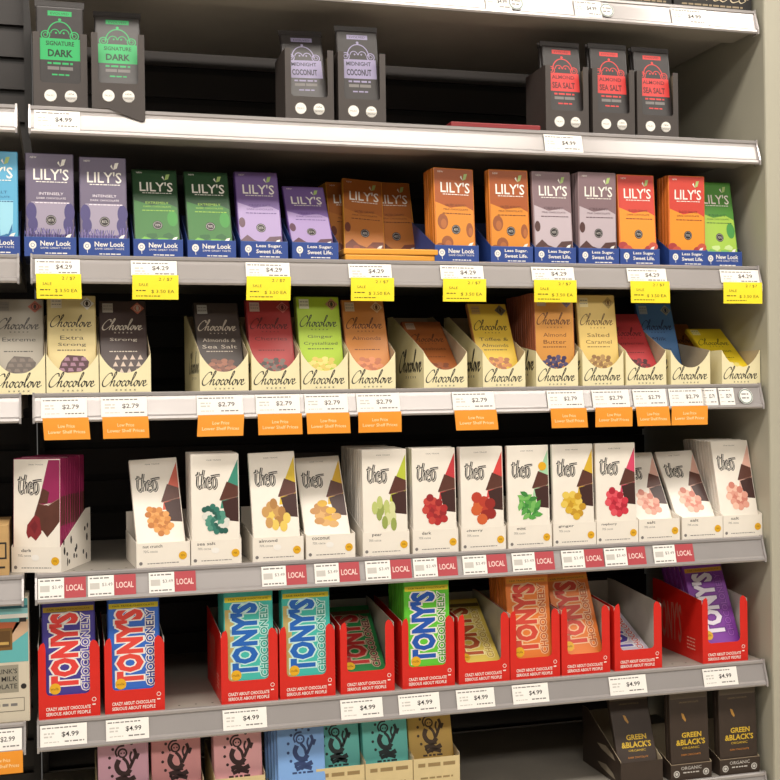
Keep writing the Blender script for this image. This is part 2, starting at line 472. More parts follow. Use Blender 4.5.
# --- tall tilted-leaf bars in blue trays
def leaf_bar(key, edge, top, mid, low, kind, sub, pct, bottom):
    def make():
        w, h, t = .0695, .155, .0095
        b = wrapper(w, h, t, edge if isinstance(edge, str) else C_(*edge)); P = face(w, h); q = .0016
        T_, M_, L_ = C_(*top), C_(*mid), C_(*low)
        hw = w / 2 - q
        b.rect(-hw, hw, q, h - q, T_)
        if kind in ('flower', 'plain'):
            pts = [P(.06, .1), P(.94, .1), P(.94, .56)]
            b.poly([P(.12, .1), P(.88, .1), P(.9, .52), P(.12, .52)], M_, 2)
            b.poly([P(.12, .3), P(.2, .2), P(.5, .16), P(.8, .2), P(.88, .3), P(.88, .03), P(.12, .03)], L_, 3)
        elif kind in ('nut', 'fruit', 'chunk', 'mint'):
            b.poly([P(.03, .02), P(.97, .02), P(.97, .55), P(.75, .6), P(.4, .57), P(.03, .63)], M_, 2)
        rnd = random.Random(key)
        if kind == 'flower':
            for cx_ in (.12, .9):
                b.disc(*P(cx_, .42), .0075, L_, 4, ry=.014); b.disc(*P(cx_ + .03 * (1 if cx_ < .5 else -1), .3), .007, L_, 5, ry=.012)
            b.rect(*[P(.03, 0)[0], P(.97, 0)[0]], P(0, .02)[1], P(0, .2)[1], L_, 3)
            for k in range(16):
                x = .06 + .058 * k; y = .05 + .11 * rnd.random()
                for j in range(4):
                    b.stroke([P(x, y), P(x + (j - 1.5) * .05, y + .12)], .0011, bottom[j % len(bottom)], 6, n=2)
        if kind == 'plain':
            for k in range(6): b.poly([P(.08 + .15 * k, .05), P(.2 + .15 * k, .08), P(.24 + .13 * k, .2 + .04 * (k % 2)), P(.1 + .14 * k, .17)], bottom[k % len(bottom)], 5)
        if kind == 'nut':
            for (x, y, a, b_) in ((.2, .42, .009, .013), (.3, .2, .010, .011), (.86, .34, .006, .012), (.12, .14, .008, .008)):
                b.disc(*P(x, y), a, bottom[0], 4, ry=b_); b.disc(*P(x + .02, y - .02), a * .55, bottom[-1], 5, ry=b_ * .6)
        if kind == 'fruit':
            for k in range(8):
                x, y = .1 + .115 * k, .08 + .13 * abs(k - 3.5) / 3.5
                b.disc(*P(x, y), .0085, bottom[k % len(bottom)], 4 + k % 2, ry=.007)
            b.poly([P(.03, .02), P(.97, .02), P(.97, .16), P(.6, .1), P(.3, .12), P(.03, .2)], bottom[0], 3)
        if kind == 'chunk':
            b.poly([P(.03, .19), P(.2, .26), P(.35, .2), P(.55, .17), P(.7, .24), P(.97, .25), P(.97, .1), P(.6, .04), P(.3, .08), P(.03, .04)], bottom[0], 3)
            b.disc(*P(.1, .4), .005, bottom[0], 4, ry=.009)
            for k in range(5): b.disc(*P(.12 + .18 * k, .13 + .03 * (k % 2)), .006, bottom[-1], 5, ry=.0045)
        if kind == 'mint':
            for k in range(7):
                x, y, a = .15 + .117 * k, .12 + .05 * (k % 3), k * .9
                cx_, cy_ = P(x, y)
                b.poly([(cx_ + .009 * math.cos(a + t_), cy_ + .006 * math.sin(a + t_) * (1 if i % 2 else .6)) for i, t_ in enumerate([0, 1, 2, 3.14, 4.1, 5.2])], bottom[k % len(bottom)], 5)
            b.disc(*P(.85, .42), .008, bottom[0], 4, ry=.014)
        W = 'ink_white'
        b.text("LILY'S", *P(.53, .79), h * .11, W, 7, width=w * .72, off=.012, ref="LILY'S")
        b.poly([P(.72, .87), P(.76, .94), P(.84, .945), P(.8, .885)], C_(170, 196, 120) if kind != 'flower' else W, 7)
        b.poly([P(.72, .87), P(.66, .905), P(.69, .925)], W, 7)
        b.text('NEW', *P(.17, .955), h * .018, W, 7)
        D = C_(*sub)
        b.lines(*[P(.22, 0)[0], P(.86, 0)[0]], P(0, .715)[1], .0013, W, 7)
        b.text(pct[0], *P(.53, .6), h * .026, D, 7, width=w * .5); b.text(pct[1], *P(.53, .555), h * .018, D, 7, width=w * .6)
        b.lines(P(.2, 0)[0], P(.9, 0)[0], P(0, .51)[1], .0014, D, 7)
        b.disc(*P(.52, .34), .0075, C_(40, 34, 38), 7, ry=.0078); b.ring(*P(.52, .34), .0064, .0005, 'ink_pale', 8, 18); b.text(pct[2], *P(.52, .34), .0042, 'ink_pale', 8, width=.008)
        b.poly([P(.8, .17), P(.86, .2), P(.94, .21), P(.88, .15)], W, 7); b.text('NON GMO', *P(.82, .12), .0024, W, 7, width=.014)
        return b.build('chocolate_bar'), (w, h, t)
    return make
BARS['blue'] = leaf_bar('blue', (70, 150, 190), (88, 168, 206), (150, 206, 226), (40, 110, 160), 'plain', (30, 90, 140), ('SEA SALT', 'MILK CHOCOLATE', '40%'), [C_(44, 120, 168), C_(90, 160, 200)])
BARS['lavender'] = leaf_bar('lavender', (86, 76, 102), (104, 94, 118), (154, 144, 164), (70, 62, 116), 'flower', (236, 228, 236), ('INTENSELY', 'DARK CHOCOLATE', '85%'), [C_(96, 84, 150), C_(122, 108, 166), C_(56, 48, 96)])
BARS['green'] = leaf_bar('green', (20, 52, 26), (26, 66, 34), (52, 112, 48), (24, 74, 34), 'mint', (150, 190, 70), ('EXTREMELY', 'DARK CHOCOLATE', '70%'), [C_(60, 140, 56), C_(110, 176, 60), C_(34, 92, 42)])
BARS['violet'] = leaf_bar('violet', (88, 60, 128), (116, 92, 150), (166, 146, 190), (110, 84, 110), 'chunk', (84, 60, 120), ('CRISPY RICE', 'DARK CHOCOLATE', '55%'), [C_(98, 70, 84), C_(128, 96, 110)])
BARS['caramel'] = leaf_bar('caramel', (226, 158, 52), (172, 100, 38), (188, 116, 44), (120, 60, 30), 'chunk', (96, 50, 24), ('SALTED CARAMEL', 'MILK CHOCOLATE', '40%'), [C_(112, 54, 34), C_(140, 70, 40)])
BARS['orange'] = leaf_bar('orange', (216, 128, 40), (164, 82, 30), (218, 138, 42), (150, 80, 36), 'nut', (110, 58, 26), ('SALTED ALMOND', 'MILK CHOCOLATE', '40%'), [C_(150, 84, 44), C_(176, 104, 52)])
BARS['mauve'] = leaf_bar('mauve', (150, 128, 132), (132, 108, 114), (190, 176, 184), (110, 80, 80), 'chunk', (86, 64, 72), ('CREAMY', 'MILK CHOCOLATE', '40%'), [C_(84, 56, 54), C_(112, 76, 72)])
BARS['sunset'] = leaf_bar('sunset', (222, 120, 46), (206, 70, 58), (234, 150, 48), (170, 60, 50), 'fruit', (130, 50, 40), ('BLOOD ORANGE', 'DARK CHOCOLATE', '70%'), [C_(170, 62, 62), C_(196, 84, 66), C_(140, 46, 56)])
BARS['lime'] = leaf_bar('lime', (64, 130, 40), (74, 140, 48), (164, 202, 74), (60, 130, 60), 'mint', (40, 90, 40), ('MINT', 'DARK CHOCOLATE', '70%'), [C_(70, 150, 70), C_(120, 186, 90), C_(200, 224, 150)])
def deco_blue(text2):
    def d(b, w, h0, h1):
        balloon(b, -w * .34, h0 * .58, .0052)
        if text2 == 'new':
            b.text('New Look', w * .1, h0 * .68, h0 * .25, 'ink_white', 1, width=w * .58, off=.02); b.text('SAME GREAT TASTE', w * .1, h0 * .44, h0 * .09, 'ink_white', 1, width=w * .58)
        else:
            b.text('Less Sugar.', w * .1, h0 * .74, h0 * .2, 'ink_white', 1, width=w * .54, off=.02); b.text('Sweet Life.', w * .1, h0 * .46, h0 * .2, 'ink_white', 1, width=w * .54, off=.02)
        b.lines(-w * .1, w * .32, h0 * .17, .0016, 'ink_white', 1)
        b.rect(-w / 2, w / 2, h0 * .985, h0, C_(96, 124, 186), 1)
    return d

# --- bars with the script name in cream scalloped trays
def script_bar(face_c, edge, ink, l1, l2, pic, pc, stick=(236, 232, 224), dia=None):
    def make():
        w, h, t = .0715, .155, .0088
        E = edge if isinstance(edge, str) else C_(*edge)
        b = wrapper(w, h, t, E); P = face(w, h); q = .0017; hw = w / 2 - q; I = C_(*ink)
        b.rect(-hw, hw, q, h - q, C_(*face_c))
        cursive(b, 0, h * .71, w * .86, I, 2, tail=True, wt=.16)
        if l1: b.text(l1, 0, h * .55, h * .042, I, 2, width=min(w * .72, w * .095 * len(l1)))
        if l2: b.text(l2, 0, h * .475, h * .042, I, 2, width=min(w * .76, w * .095 * len(l2)))
        b.lines(-w * .3, w * .3, h * .42, .0016, I, 2)
        a, c_ = C_(*pc[0]), C_(*pc[1]); rnd = random.Random(l1)
        if pic == 'chunks':
            b.poly([P(.2, .18), P(.8, .2), P(.84, .3), P(.72, .36), P(.4, .37), P(.28, .3)], a, 2)
            for i in range(3):
                for j in range(3): b.poly([P(.24 + .17 * i + .05 * j, .2 + .055 * j), P(.36 + .17 * i + .05 * j, .2 + .055 * j), P(.33 + .17 * i + .05 * j, .235 + .055 * j), P(.25 + .17 * i + .05 * j, .235 + .055 * j)], c_, 3)
        elif pic == 'squares':
            for i in range(4):
                for j in range(3): b.poly([P(.22 + .16 * i + .04 * j, .18 + .075 * j), P(.33 + .16 * i + .04 * j, .18 + .075 * j), P(.275 + .16 * i + .04 * j, .235 + .075 * j)], c_, 2)
        else:
            for k in range(18):
                an = k * 2.4; rr = math.sqrt(k / 18); x, y = .5 + .3 * rr * math.cos(an), .25 + .085 * rr * math.sin(an)
                b.disc(*P(x, y), .0052 if pic == 'nuts' else .0044, a if k % 2 else c_, 2 + k * .2, ry=.0036, n=10)
        o = b.build('chocolate_bar')
        b = MB(); b.front(-.0003); b.rect(*[P(.08, 0)[0], P(.3, 0)[0]], P(0, .86)[1], P(0, .965)[1], C_(*stick), 3)
        b.lines(P(.1, 0)[0], P(.28, 0)[0], P(0, .935)[1], .0012, 'ink_grey', 4); b.lines(P(.1, 0)[0], P(.28, 0)[0], P(0, .9)[1], .0012, 'ink_grey', 4)
        b.build('square_sticker', o)
        if dia:
            b = MB(); b.front(-.0003); cx_, cy_ = P(.82, .91); r = .0105
            b.poly([(cx_, cy_ - r), (cx_ + r, cy_), (cx_, cy_ + r), (cx_ - r, cy_)], C_(*dia), 3); b.ring(cx_, cy_, r * .55, .001, I, 4, 16); b.disc(cx_, cy_, r * .22, I, 4, n=8, ry=r * .4)
            b.build('diamond_emblem', o)
        return o, (w, h, t)
    return make
BARS['c_grey'] = script_bar((158, 150, 136), (140, 132, 120), (44, 38, 34), 'Extreme', '', 'chunks', ((84, 72, 64), (110, 96, 84)), (140, 134, 126), (176, 96, 76))
BARS['c_cream'] = script_bar((212, 194, 138), (196, 176, 120), (52, 38, 26), 'Extra', 'Strong', 'chunks', ((74, 34, 44), (150, 110, 130)), (220, 210, 190), (226, 222, 214))
BARS['c_brown'] = script_bar((64, 48, 46), (48, 36, 34), (206, 196, 180), 'Strong', '', 'squares', ((60, 40, 34), (196, 176, 160)), (186, 180, 172), (196, 110, 88))
BARS['c_almond'] = script_bar((62, 52, 48), (36, 30, 28), (186, 174, 158), 'Almonds &', 'Sea Salt', 'nuts', ((150, 96, 74), (120, 76, 60)), (176, 176, 172), None)
BARS['c_red'] = script_bar((164, 48, 48), (136, 34, 38), (84, 24, 28), 'Cherries', '', 'beans', ((70, 60, 56), (110, 96, 88)), (206, 176, 166), (196, 106, 100))
BARS['c_green'] = script_bar((164, 194, 44), (108, 128, 40), (52, 60, 26), 'Ginger', 'Crystallized', 'nuts', ((226, 206, 120), (210, 186, 92)), (222, 224, 196), (176, 130, 96))
BARS['c_amber'] = script_bar((196, 126, 58), (168, 98, 46), (96, 54, 30), 'Almonds', '', 'nuts', ((206, 130, 84), (180, 104, 66)), (212, 190, 160), (214, 176, 130))
BARS['c_rust'] = script_bar((158, 90, 44), (126, 62, 38), (84, 46, 28), 'Hazelnuts', '', 'nuts', ((150, 90, 60), (120, 70, 50)), (190, 164, 140), None)
BARS['c_yellow'] = script_bar((214, 180, 56), (166, 110, 56), (70, 56, 26), 'Toffee &', 'Almonds', 'nuts', ((196, 130, 70), (160, 100, 60)), (196, 160, 90), (110, 100, 84))
BARS['c_berry'] = script_bar((208, 146, 70), (150, 82, 54), (104, 64, 38), 'Almond', 'Butter', 'beans', ((86, 80, 116), (62, 56, 92)), (186, 166, 150), (110, 100, 128))
BARS['c_straw'] = script_bar((222, 192, 112), (200, 168, 92), (110, 82, 42), 'Salted', 'Caramel', 'beans', ((176, 140, 90), (146, 110, 70)), (230, 214, 160), (176, 150, 90))
BARS['c_cherry'] = script_bar((184, 56, 60), (150, 40, 46), (90, 26, 32), 'Raspberries', '', 'beans', ((110, 40, 50), (70, 36, 40)), (170, 130, 120), None)
BARS['c_blue'] = script_bar((84, 132, 190), (58, 96, 150), (28, 46, 92), 'Milk', '', 'chunks', ((70, 100, 160), (110, 140, 190)), (176, 186, 192), (170, 170, 156))
BARS['c_lemon'] = script_bar((234, 206, 38), (206, 172, 36), (110, 96, 30), 'Coconut', '', 'nuts', ((244, 232, 180), (230, 214, 120)), (240, 230, 150), None)
BARS['c_orange'] = script_bar((206, 130, 52), (170, 96, 40), (120, 66, 30), 'Orange', 'Peel', 'nuts', ((226, 150, 60), (200, 120, 50)), (210, 186, 90), None)
def deco_scallop(b, w, h0, h1): cursive(b, 0, h0 * .60, w * .9, 'ink_black', 1, wt=.15)
def deco_scallop_low(b, d, sf, sb): cursive(b, d * .2, .03, d * .34, 'ink_black', 1, wt=.2)
def deco_scallop_side(b, d, sf, sb): cursive(b, d * .15, .042, d * .62, 'ink_black', 1, wt=.22)

# --- white bars with a coloured corner
def corner_bar(acc, pile, leafy=False, big=False, dot=(.0062, .0062, 22), yellow_disc=False, body='theo_white'):
    def make(pile=pile):
        w, h, t = .0735, .167, .0086
        A = C_(*acc); b = wrapper(w, h, t, A if big else body, r=.0012); P = face(w, h)
        b.rect(-w / 2 + .0011, w / 2 - .0011, .0011, h - .0011, body)
        if big:
            b.poly([P(.74, .985), P(.978, .985), P(.978, .62), P(.52, .58)], A, 2)
            b.poly([P(.52, .60), P(.62, .735), P(.76, .70), P(.72, .60)], 'choc', 3)
            b.poly([P(.45, .50), P(.52, .60), P(.74, .58), P(.978, .64), P(.978, .44), P(.86, .37), P(.72, .30), P(.62, .36), P(.5, .36)], 'choc', 4)
            b.poly([P(.3, .41), P(.46, .5), P(.56, .47), P(.6, .34), P(.48, .27), P(.38, .31), P(.32, .29), P(.28, .34)], C_(*pile[0]), 5)
            b.poly([P(.36, .40), P(.46, .45), P(.52, .40), P(.46, .33)], C_(*pile[1]), 6)
            b.stroke([P(.54, .60), P(.72, .585), P(.978, .645)], .0008, C_(150, 112, 98), 6, n=3); pile = ()
        else: b.poly([P(.978, .95), P(.66, .64), P(.6, .5), P(.978, .5)], A, 2)
        if not big: b.poly([P(.58, .575), P(.74, .745), P(.978, .70), P(.978, .615), P(.9, .585)], 'choc', 3)
        if not big: b.poly([P(.64, .565), P(.978, .60), P(.978, .375), P(.72, .39)], 'choc_dark', 4)
        if not big: b.stroke([P(.6, .572), P(.978, .606)], .0009, C_(150, 112, 98), 5, n=1)
        cols = [C_(*c_) for c_ in pile]; rnd = random.Random(str(acc))
        for k in range(dot[2] if not big else 0):
            an = k * 2.4; rr = math.sqrt((k + .5) / dot[2]); x, y = .50 + .23 * rr * math.cos(an) - .1 * rr * math.sin(an), .40 + .13 * rr * math.sin(an)
            cx_, cy_ = P(x, y)
            if leafy:
                a0 = rnd.random() * 6.28
                b.poly([(cx_ + .0085 * math.cos(a0 + q) * (1 if i in (0, 3) else .55), cy_ + .0085 * math.sin(a0 + q) * (1 if i in (0, 3) else .55)) for i, q in enumerate([0, .9, 2.2, 3.14, 4.0, 5.3])], cols[k % len(cols)], 6 + k * .2)
            else: b.disc(cx_, cy_, dot[0], cols[k % len(cols)], 6 + k * .2, n=12, ry=dot[1])
        brush(b, *P(.34, .765), w * .5, 'ink_black', 6)
        if yellow_disc: b.disc(*P(.84, .79), .0072, 'gold', 7)
        b.text('FAIR TRADE', *P(.48, .945), .0018, 'ink_grey', 2, width=w * .3)
        # right edge carries the print round the corner
        b.right(w / 2, t / 2)
        b.rect(-t / 2 + .0009, t / 2 - .0009, h * .66, h * .985, A, 2); b.rect(-t / 2 + .0009, t / 2 - .0009, h * .4, h * .66, 'choc', 2)
        return b.build('chocolate_bar'), (w, h, t)
    return make
BARS['t_magenta'] = corner_bar((150, 38, 88), [(132, 40, 46), (112, 30, 38), (90, 40, 38)], big=True)
BARS['t_nut'] = corner_bar((206, 92, 70), [(206, 136, 62), (184, 112, 44), (222, 156, 84)], dot=(.0050, .0046, 30))
BARS['t_teal'] = corner_bar((60, 140, 120), [(52, 118, 104), (84, 148, 130), (222, 222, 214), (38, 92, 82)], dot=(.0044, .0044, 36))
BARS['t_almond'] = corner_bar((222, 190, 44), [(196, 150, 86), (226, 196, 92), (172, 124, 66)], dot=(.0060, .0086, 14))
BARS['t_coco'] = corner_bar((222, 178, 44), [(186, 134, 74), (206, 160, 96), (216, 170, 50)], dot=(.0084, .0058, 14))
BARS['t_pear'] = corner_bar((186, 196, 62), [(190, 200, 120), (150, 164, 84), (214, 216, 160)], dot=(.0050, .0105, 11))
BARS['t_red'] = corner_bar((196, 56, 62), [(176, 44, 46), (150, 36, 40), (196, 70, 60)])
BARS['t_cherry'] = corner_bar((214, 70, 66), [(186, 62, 44), (206, 96, 50), (150, 40, 34)], dot=(.0092, .0090, 9))
BARS['t_mint'] = corner_bar((164, 210, 170), [(88, 164, 74), (60, 134, 60), (120, 186, 96)], leafy=True, yellow_disc=True)
BARS['t_ginger'] = corner_bar((216, 176, 50), [(216, 176, 54), (196, 150, 40), (230, 200, 90)], dot=(.0066, .0060, 18))
BARS['t_rasp'] = corner_bar((214, 70, 104), [(206, 52, 70), (176, 36, 54), (224, 84, 96)])
BARS['t_pink'] = corner_bar((224, 176, 160), [(222, 158, 140), (206, 128, 112), (236, 190, 170)])
def deco_white(word, plain=False):
    def d(b, w, h0, h1):
        b.text(word, -w * .2, h0 * .86, h0 * .12, 'ink_black', 1, width=w * .36 if len(word) > 4 else w * .2, off=.01)
        b.text('70% cocoa', -w * .24, h0 * .66, h0 * .1, 'ink_grey', 1, width=w * .26)
        b.lines(-w * .3, w * .3, h0 * .18, .0013, 'ink_grey', 1)
        b.disc(-w * .42, h0 * .2, .0026, 'ink_grey', 1)
    return d
def seal_part(t, w, h0):
    b = MB(); b.front(-.0003); b.disc(w * .38, h0 * .42, .0062, 'gold', 1); b.text('70%', w * .38, h0 * .42, .0028, C_(110, 70, 10), 2, width=.006); b.build('yellow_seal', front_of(t))
def glare_part(t, w, h0):
    b = MB(); b.front(-.0003); b.disc(-w * .02, h0 * .55, .006, 'paper_white', 1, ry=.0045); b.build('painted_glare', front_of(t))  # white disc that paints a spot of glare on the tray front
def cow(b, d, sf, sb):
    rnd = random.Random(4)
    for k in range(15):
        u, v = -d * .45 + d * .9 * rnd.random(), .006 + rnd.random() * .06
        b.disc(u, v, .002 + .002 * rnd.random(), 'ink_black', 1, n=7, ry=.003 + .004 * rnd.random())

# --- big-letter bars in red trays
def big_bar(key, bg, letters, second, out=(236, 230, 224), band=(232, 214, 50), edge=None, bg2=None):
    def make():
        w, h, t = .0768, .172, .0125
        E = C_(*(edge or bg)); b = wrapper(w, h, t, E, r=.0022); P = face(w, h); G = C_(*bg); q = .002
        b.rect(-w / 2 + q, w / 2 - q, q, h - q, G)
        if bg2: b.rect(-w / 2 + q, -w * .3, q, h * .82, C_(*bg2), 2)
        b.rect(-w / 2 + q, w / 2 - q, h * .885, h * .93, C_(*band), 2); b.text('FAIR TRADE CHOCOLATE', 0, h * .908, h * .014, C_(96, 80, 20), 3, width=w * .8)
        O = C_(*out)
        b.text("TONY'S", *P(.41, .545), w * .47, O, 3, width=h * .64, rot=math.pi / 2, off=.11)
        b.text("TONY'S", *P(.41, .545), w * .47, C_(*letters), 4, width=h * .64, rot=math.pi / 2, off=.055)
        b.text("CHOCOLONELY", *P(.81, .535), w * .15, O, 4, width=h * .65, rot=math.pi / 2, off=.10)
        b.text("CHOCOLONELY", *P(.81, .535), w * .15, C_(*second), 5, width=h * .65, rot=math.pi / 2, off=.02)
        b.disc(*P(.235, .235), w * .105, 'gold', 6); b.text('milk', *P(.235, .235), w * .05, C_(120, 80, 16), 7, width=w * .15)
        return b.build('chocolate_bar'), (w, h, t)
    return make
BARS['y_purple'] = big_bar('p', (66, 56, 142), (222, 62, 56), (92, 84, 182), edge=(58, 48, 128), band=(196, 164, 52))
BARS['y_blue'] = big_bar('b', (50, 104, 196), (222, 70, 60), (38, 56, 132), edge=(40, 84, 168))
BARS['y_teal'] = big_bar('t', (66, 184, 172), (30, 98, 184), (44, 150, 136), out=(196, 230, 226), bg2=(190, 168, 104))
BARS['y_forest'] = big_bar('f', (36, 124, 66), (176, 44, 44), (96, 50, 40), out=(196, 160, 140), band=(110, 70, 50), bg2=(50, 90, 50))
BARS['y_lime'] = big_bar('l', (96, 196, 52), (30, 84, 176), (60, 140, 40))
BARS['y_cream'] = big_bar('c', (222, 196, 92), (176, 84, 50), (196, 160, 70), out=(240, 226, 170), band=(120, 100, 60))
BARS['y_orange'] = big_bar('o', (222, 122, 52), (206, 70, 54), (190, 92, 44), out=(232, 190, 150), band=(226, 150, 50))
BARS['y_white'] = big_bar('w', (206, 196, 212), (86, 70, 160), (206, 70, 70), out=(240, 236, 240))
BARS['y_violet'] = big_bar('v', (130, 60, 160), (232, 224, 236), (150, 84, 176), out=(110, 50, 140), band=(206, 150, 50))
def deco_red(b, w, h0, h1):
    b.text('CRAZY ABOUT CHOCOLATE', -w * .02, h0 * .42, h0 * .14, 'ink_white', 1, width=w * .72, off=.02)
    b.text('SERIOUS ABOUT PEOPLE', -w * .02, h0 * .2, h0 * .14, 'ink_white', 1, width=w * .72, off=.02)
    b.ring(w * .4, h0 * .72, .0032, .0008, 'ink_white', 1, 12); b.lines(w * .37, w * .44, h0 * .5, .0018, 'ink_white', 1)
def deco_red_side(b, d, sf, sb):
    b.text("TONY'S", -d * .16, sf * .52, sf * .62, C_(196, 120, 104), 1, width=d * .5, off=.02)
    for k in range(4): b.lines(d * .2, d * .36, sf * .34 - k * .006, .002, C_(226, 170, 150), 1)

# --- pastel bars with the crowned dancer emblem
def emblem_bar(bg, ink=(60, 36, 36), foot=(222, 206, 168)):
    def make():
        w, h, t = .075, .16, .010
        b = wrapper(w, h, t, C_(*bg)); P = face(w, h); I = C_(*ink)
        for k in range(9):
            a = R(60 + k * 26); cx_, cy_ = P(.52, .7)
            b.disc(cx_ + .0225 * math.cos(a), cy_ + .031 * math.sin(a), .0023, I, 1, n=10)
        cx_, cy_ = P(.54, .7); k = .00118
        S = lambda pts, wd: b.stroke([(cx_ + x * k, cy_ + y * k) for x, y in pts], wd * k * 1.45, I, 1)
        b.ring(cx_ - .004, cy_ + .014, .0074, .0026, I, 1, 16); b.disc(cx_ - .006, cy_ + .014, .0012, I, 1, n=8); b.disc(cx_ - .0015, cy_ + .014, .0012, I, 1, n=8)
        S([(-8, 4), (-11, -4), (-7, -12), (1, -14), (6, -9)], 4.4); S([(-3, 6), (2, 0), (4, -8)], 2.6)
        S([(5, -8), (9, 0), (13, 9), (11, 16)], 2.8); S([(9, -3), (6, 6), (8, 13)], 1.8); S([(-10, 8), (-12, 14), (-8, 20), (-1, 21)], 1.6); S([(14, 3), (17, 10)], 2.2)
        S([(-12, -21), (-3, -19), (4, -22), (12, -19)], 4.2); S([(-10, -27), (0, -24), (11, -27)], 3.6); S([(-4, -17), (6, -16)], 1.6)
        b.lines(P(.3, 0)[0], P(.74, 0)[0], P(0, .47)[1], .003, I, 1)
        b.rect(-w / 2 + .0018, w / 2 - .0018, h * .3, h * .36, C_(*foot), 1); b.lines(P(.1, 0)[0], P(.9, 0)[0], P(0, .33)[1], .003, I, 2)
        return b.build('chocolate_bar'), (w, h, t)
    return make
BARS['e_lilac'] = emblem_bar((224, 174, 194)); BARS['e_rose'] = emblem_bar((226, 158, 160)); BARS['e_pink'] = emblem_bar((240, 178, 182))
BARS['e_blue'] = emblem_bar((126, 168, 224), (48, 66, 110)); BARS['e_teal'] = emblem_bar((108, 196, 188), (40, 50, 52)); BARS['e_gold'] = emblem_bar((204, 166, 84), (74, 52, 28))
def deco_kraft(b, w, h0, h1):
    b.lines(-w * .4, w * .4, h0 * .86, .006, C_(150, 126, 84), 1)
    b.lines(-w * .35, w * .35, h0 * .6, .003, C_(150, 126, 84), 1)

# --- dark brown bars with gold name
def gold_bar():
    w, h, t = .0735, .150, .0095
    b = wrapper(w, h, t, 'brown_card'); P = face(w, h); G = C_(212, 176, 52)
    b.rect(-w / 2 + .0017, w / 2 - .0017, h * .9, h - .002, C_(96, 84, 70), 1)
    b.text('ORGANIC CHOCOLATE', *P(.5, .86), .0026, C_(130, 112, 76), 1, width=w * .5)
    b.poly([P(.3, .74), P(.36, .73), P(.42, .66), P(.4, .64), P(.33, .68)], C_(176, 130, 60), 1)
    b.text('GREEN', *P(.55, .49), h * .055, G, 1, width=w * .5, off=.025); b.text("&BLACK'S", *P(.52, .41), h * .062, G, 1, width=w * .74, off=.025)
    b.text('ORGANIC', *P(.52, .345), h * .025, G, 1, width=w * .44); b.text('DARK CHOCOLATE', *P(.52, .27), h * .02, C_(206, 130, 50), 1, width=w * .5)
    return b.build('chocolate_bar'), (w, h, t)
BARS['g_brown'] = gold_bar
def gold_bar_dim():
    return gold_bar()
def deco_brown(b, w, h0, h1):
    b.text('ORGANIC', 0, h0 * .72, h0 * .2, 'ink_pale', 1, width=w * .5); b.lines(-w * .2, w * .2, h0 * .45, .002, 'ink_pale', 1)
    for s_ in (-1, 1): b.disc(s_ * w * .36, h0 * .4, .0058, 'ink_pale', 1); b.ring(s_ * w * .36, h0 * .4, .004, .0012, 'ink_black', 2, 14)
    b.rect(-w / 2, w / 2, h0 * .96, h0, C_(150, 134, 112), 1)
# ------------------------------------------------------------------ stocking the shelves
def spread(items, w, Y, py, gap=.0014):
    """tray centres from what the photo shows, nudged so that neighbours do not overlap"""
    xs = [at((i[0] + i[1]) / 2, py, Y).x for i in items]
    for _ in range(60):
        xs[-1] = min(xs[-1], X1 + .0058 - w / 2)
        for k in range(len(xs) - 1):
            need = w + gap + (abs(math.sin(items[k][2])) + abs(math.sin(items[k + 1][2]))) * .0 
            d = xs[k + 1] - xs[k]
            if d < need: e = (need - d) / 2; xs[k] -= e; xs[k + 1] += e
    return xs

def stock(rows, w, Y, T, py, kw):
    """rows: (xl, xr, yaw deg, bar key, n, top py or None, tilt or None, tray label, bar label, extra)"""
    xs = spread([(r[0], r[1], R(r[2])) for r in rows], w, Y, py)
    out = []
    w0 = w
    for x, r in zip(xs, rows):
        e = dict(kw); e.update(r[9] if len(r) > 9 else {}); w = w0 + e.get('wider', 0)
        yy = e.get('Y', Y); yaw = R(r[2]); d = e['d']
        if r[3]:
            need, a = fill(r[3], x + e.get('dx', 0), yy, T, yaw, r[4], top=r[5], tilt=r[6], label=r[8][0], back=r[8][-1], group=e['bgroup'],
                           off=e.get('off', (0, .003)), roll=R(e.get('roll', 0)), hb=e['hb'], gap=e.get('gap', .0008), lift0=e.get('lift', .0002))
            d = max(d, need)
        t = carton(r[7], e['cgroup'], (x, yy, T + e.get('lift', .0002)), yaw, w, d, e['kind'], e['h0'], e['h1'], e['sf'], e['sb'], e['hb'], e['outer'], e['inner'],
                   e.get('deco'), e.get('dl'), e.get('dr'), name=e.get('name', 'display_tray'))
        if e.get('after'): e['after'](t)
        out.append(t)
    return out

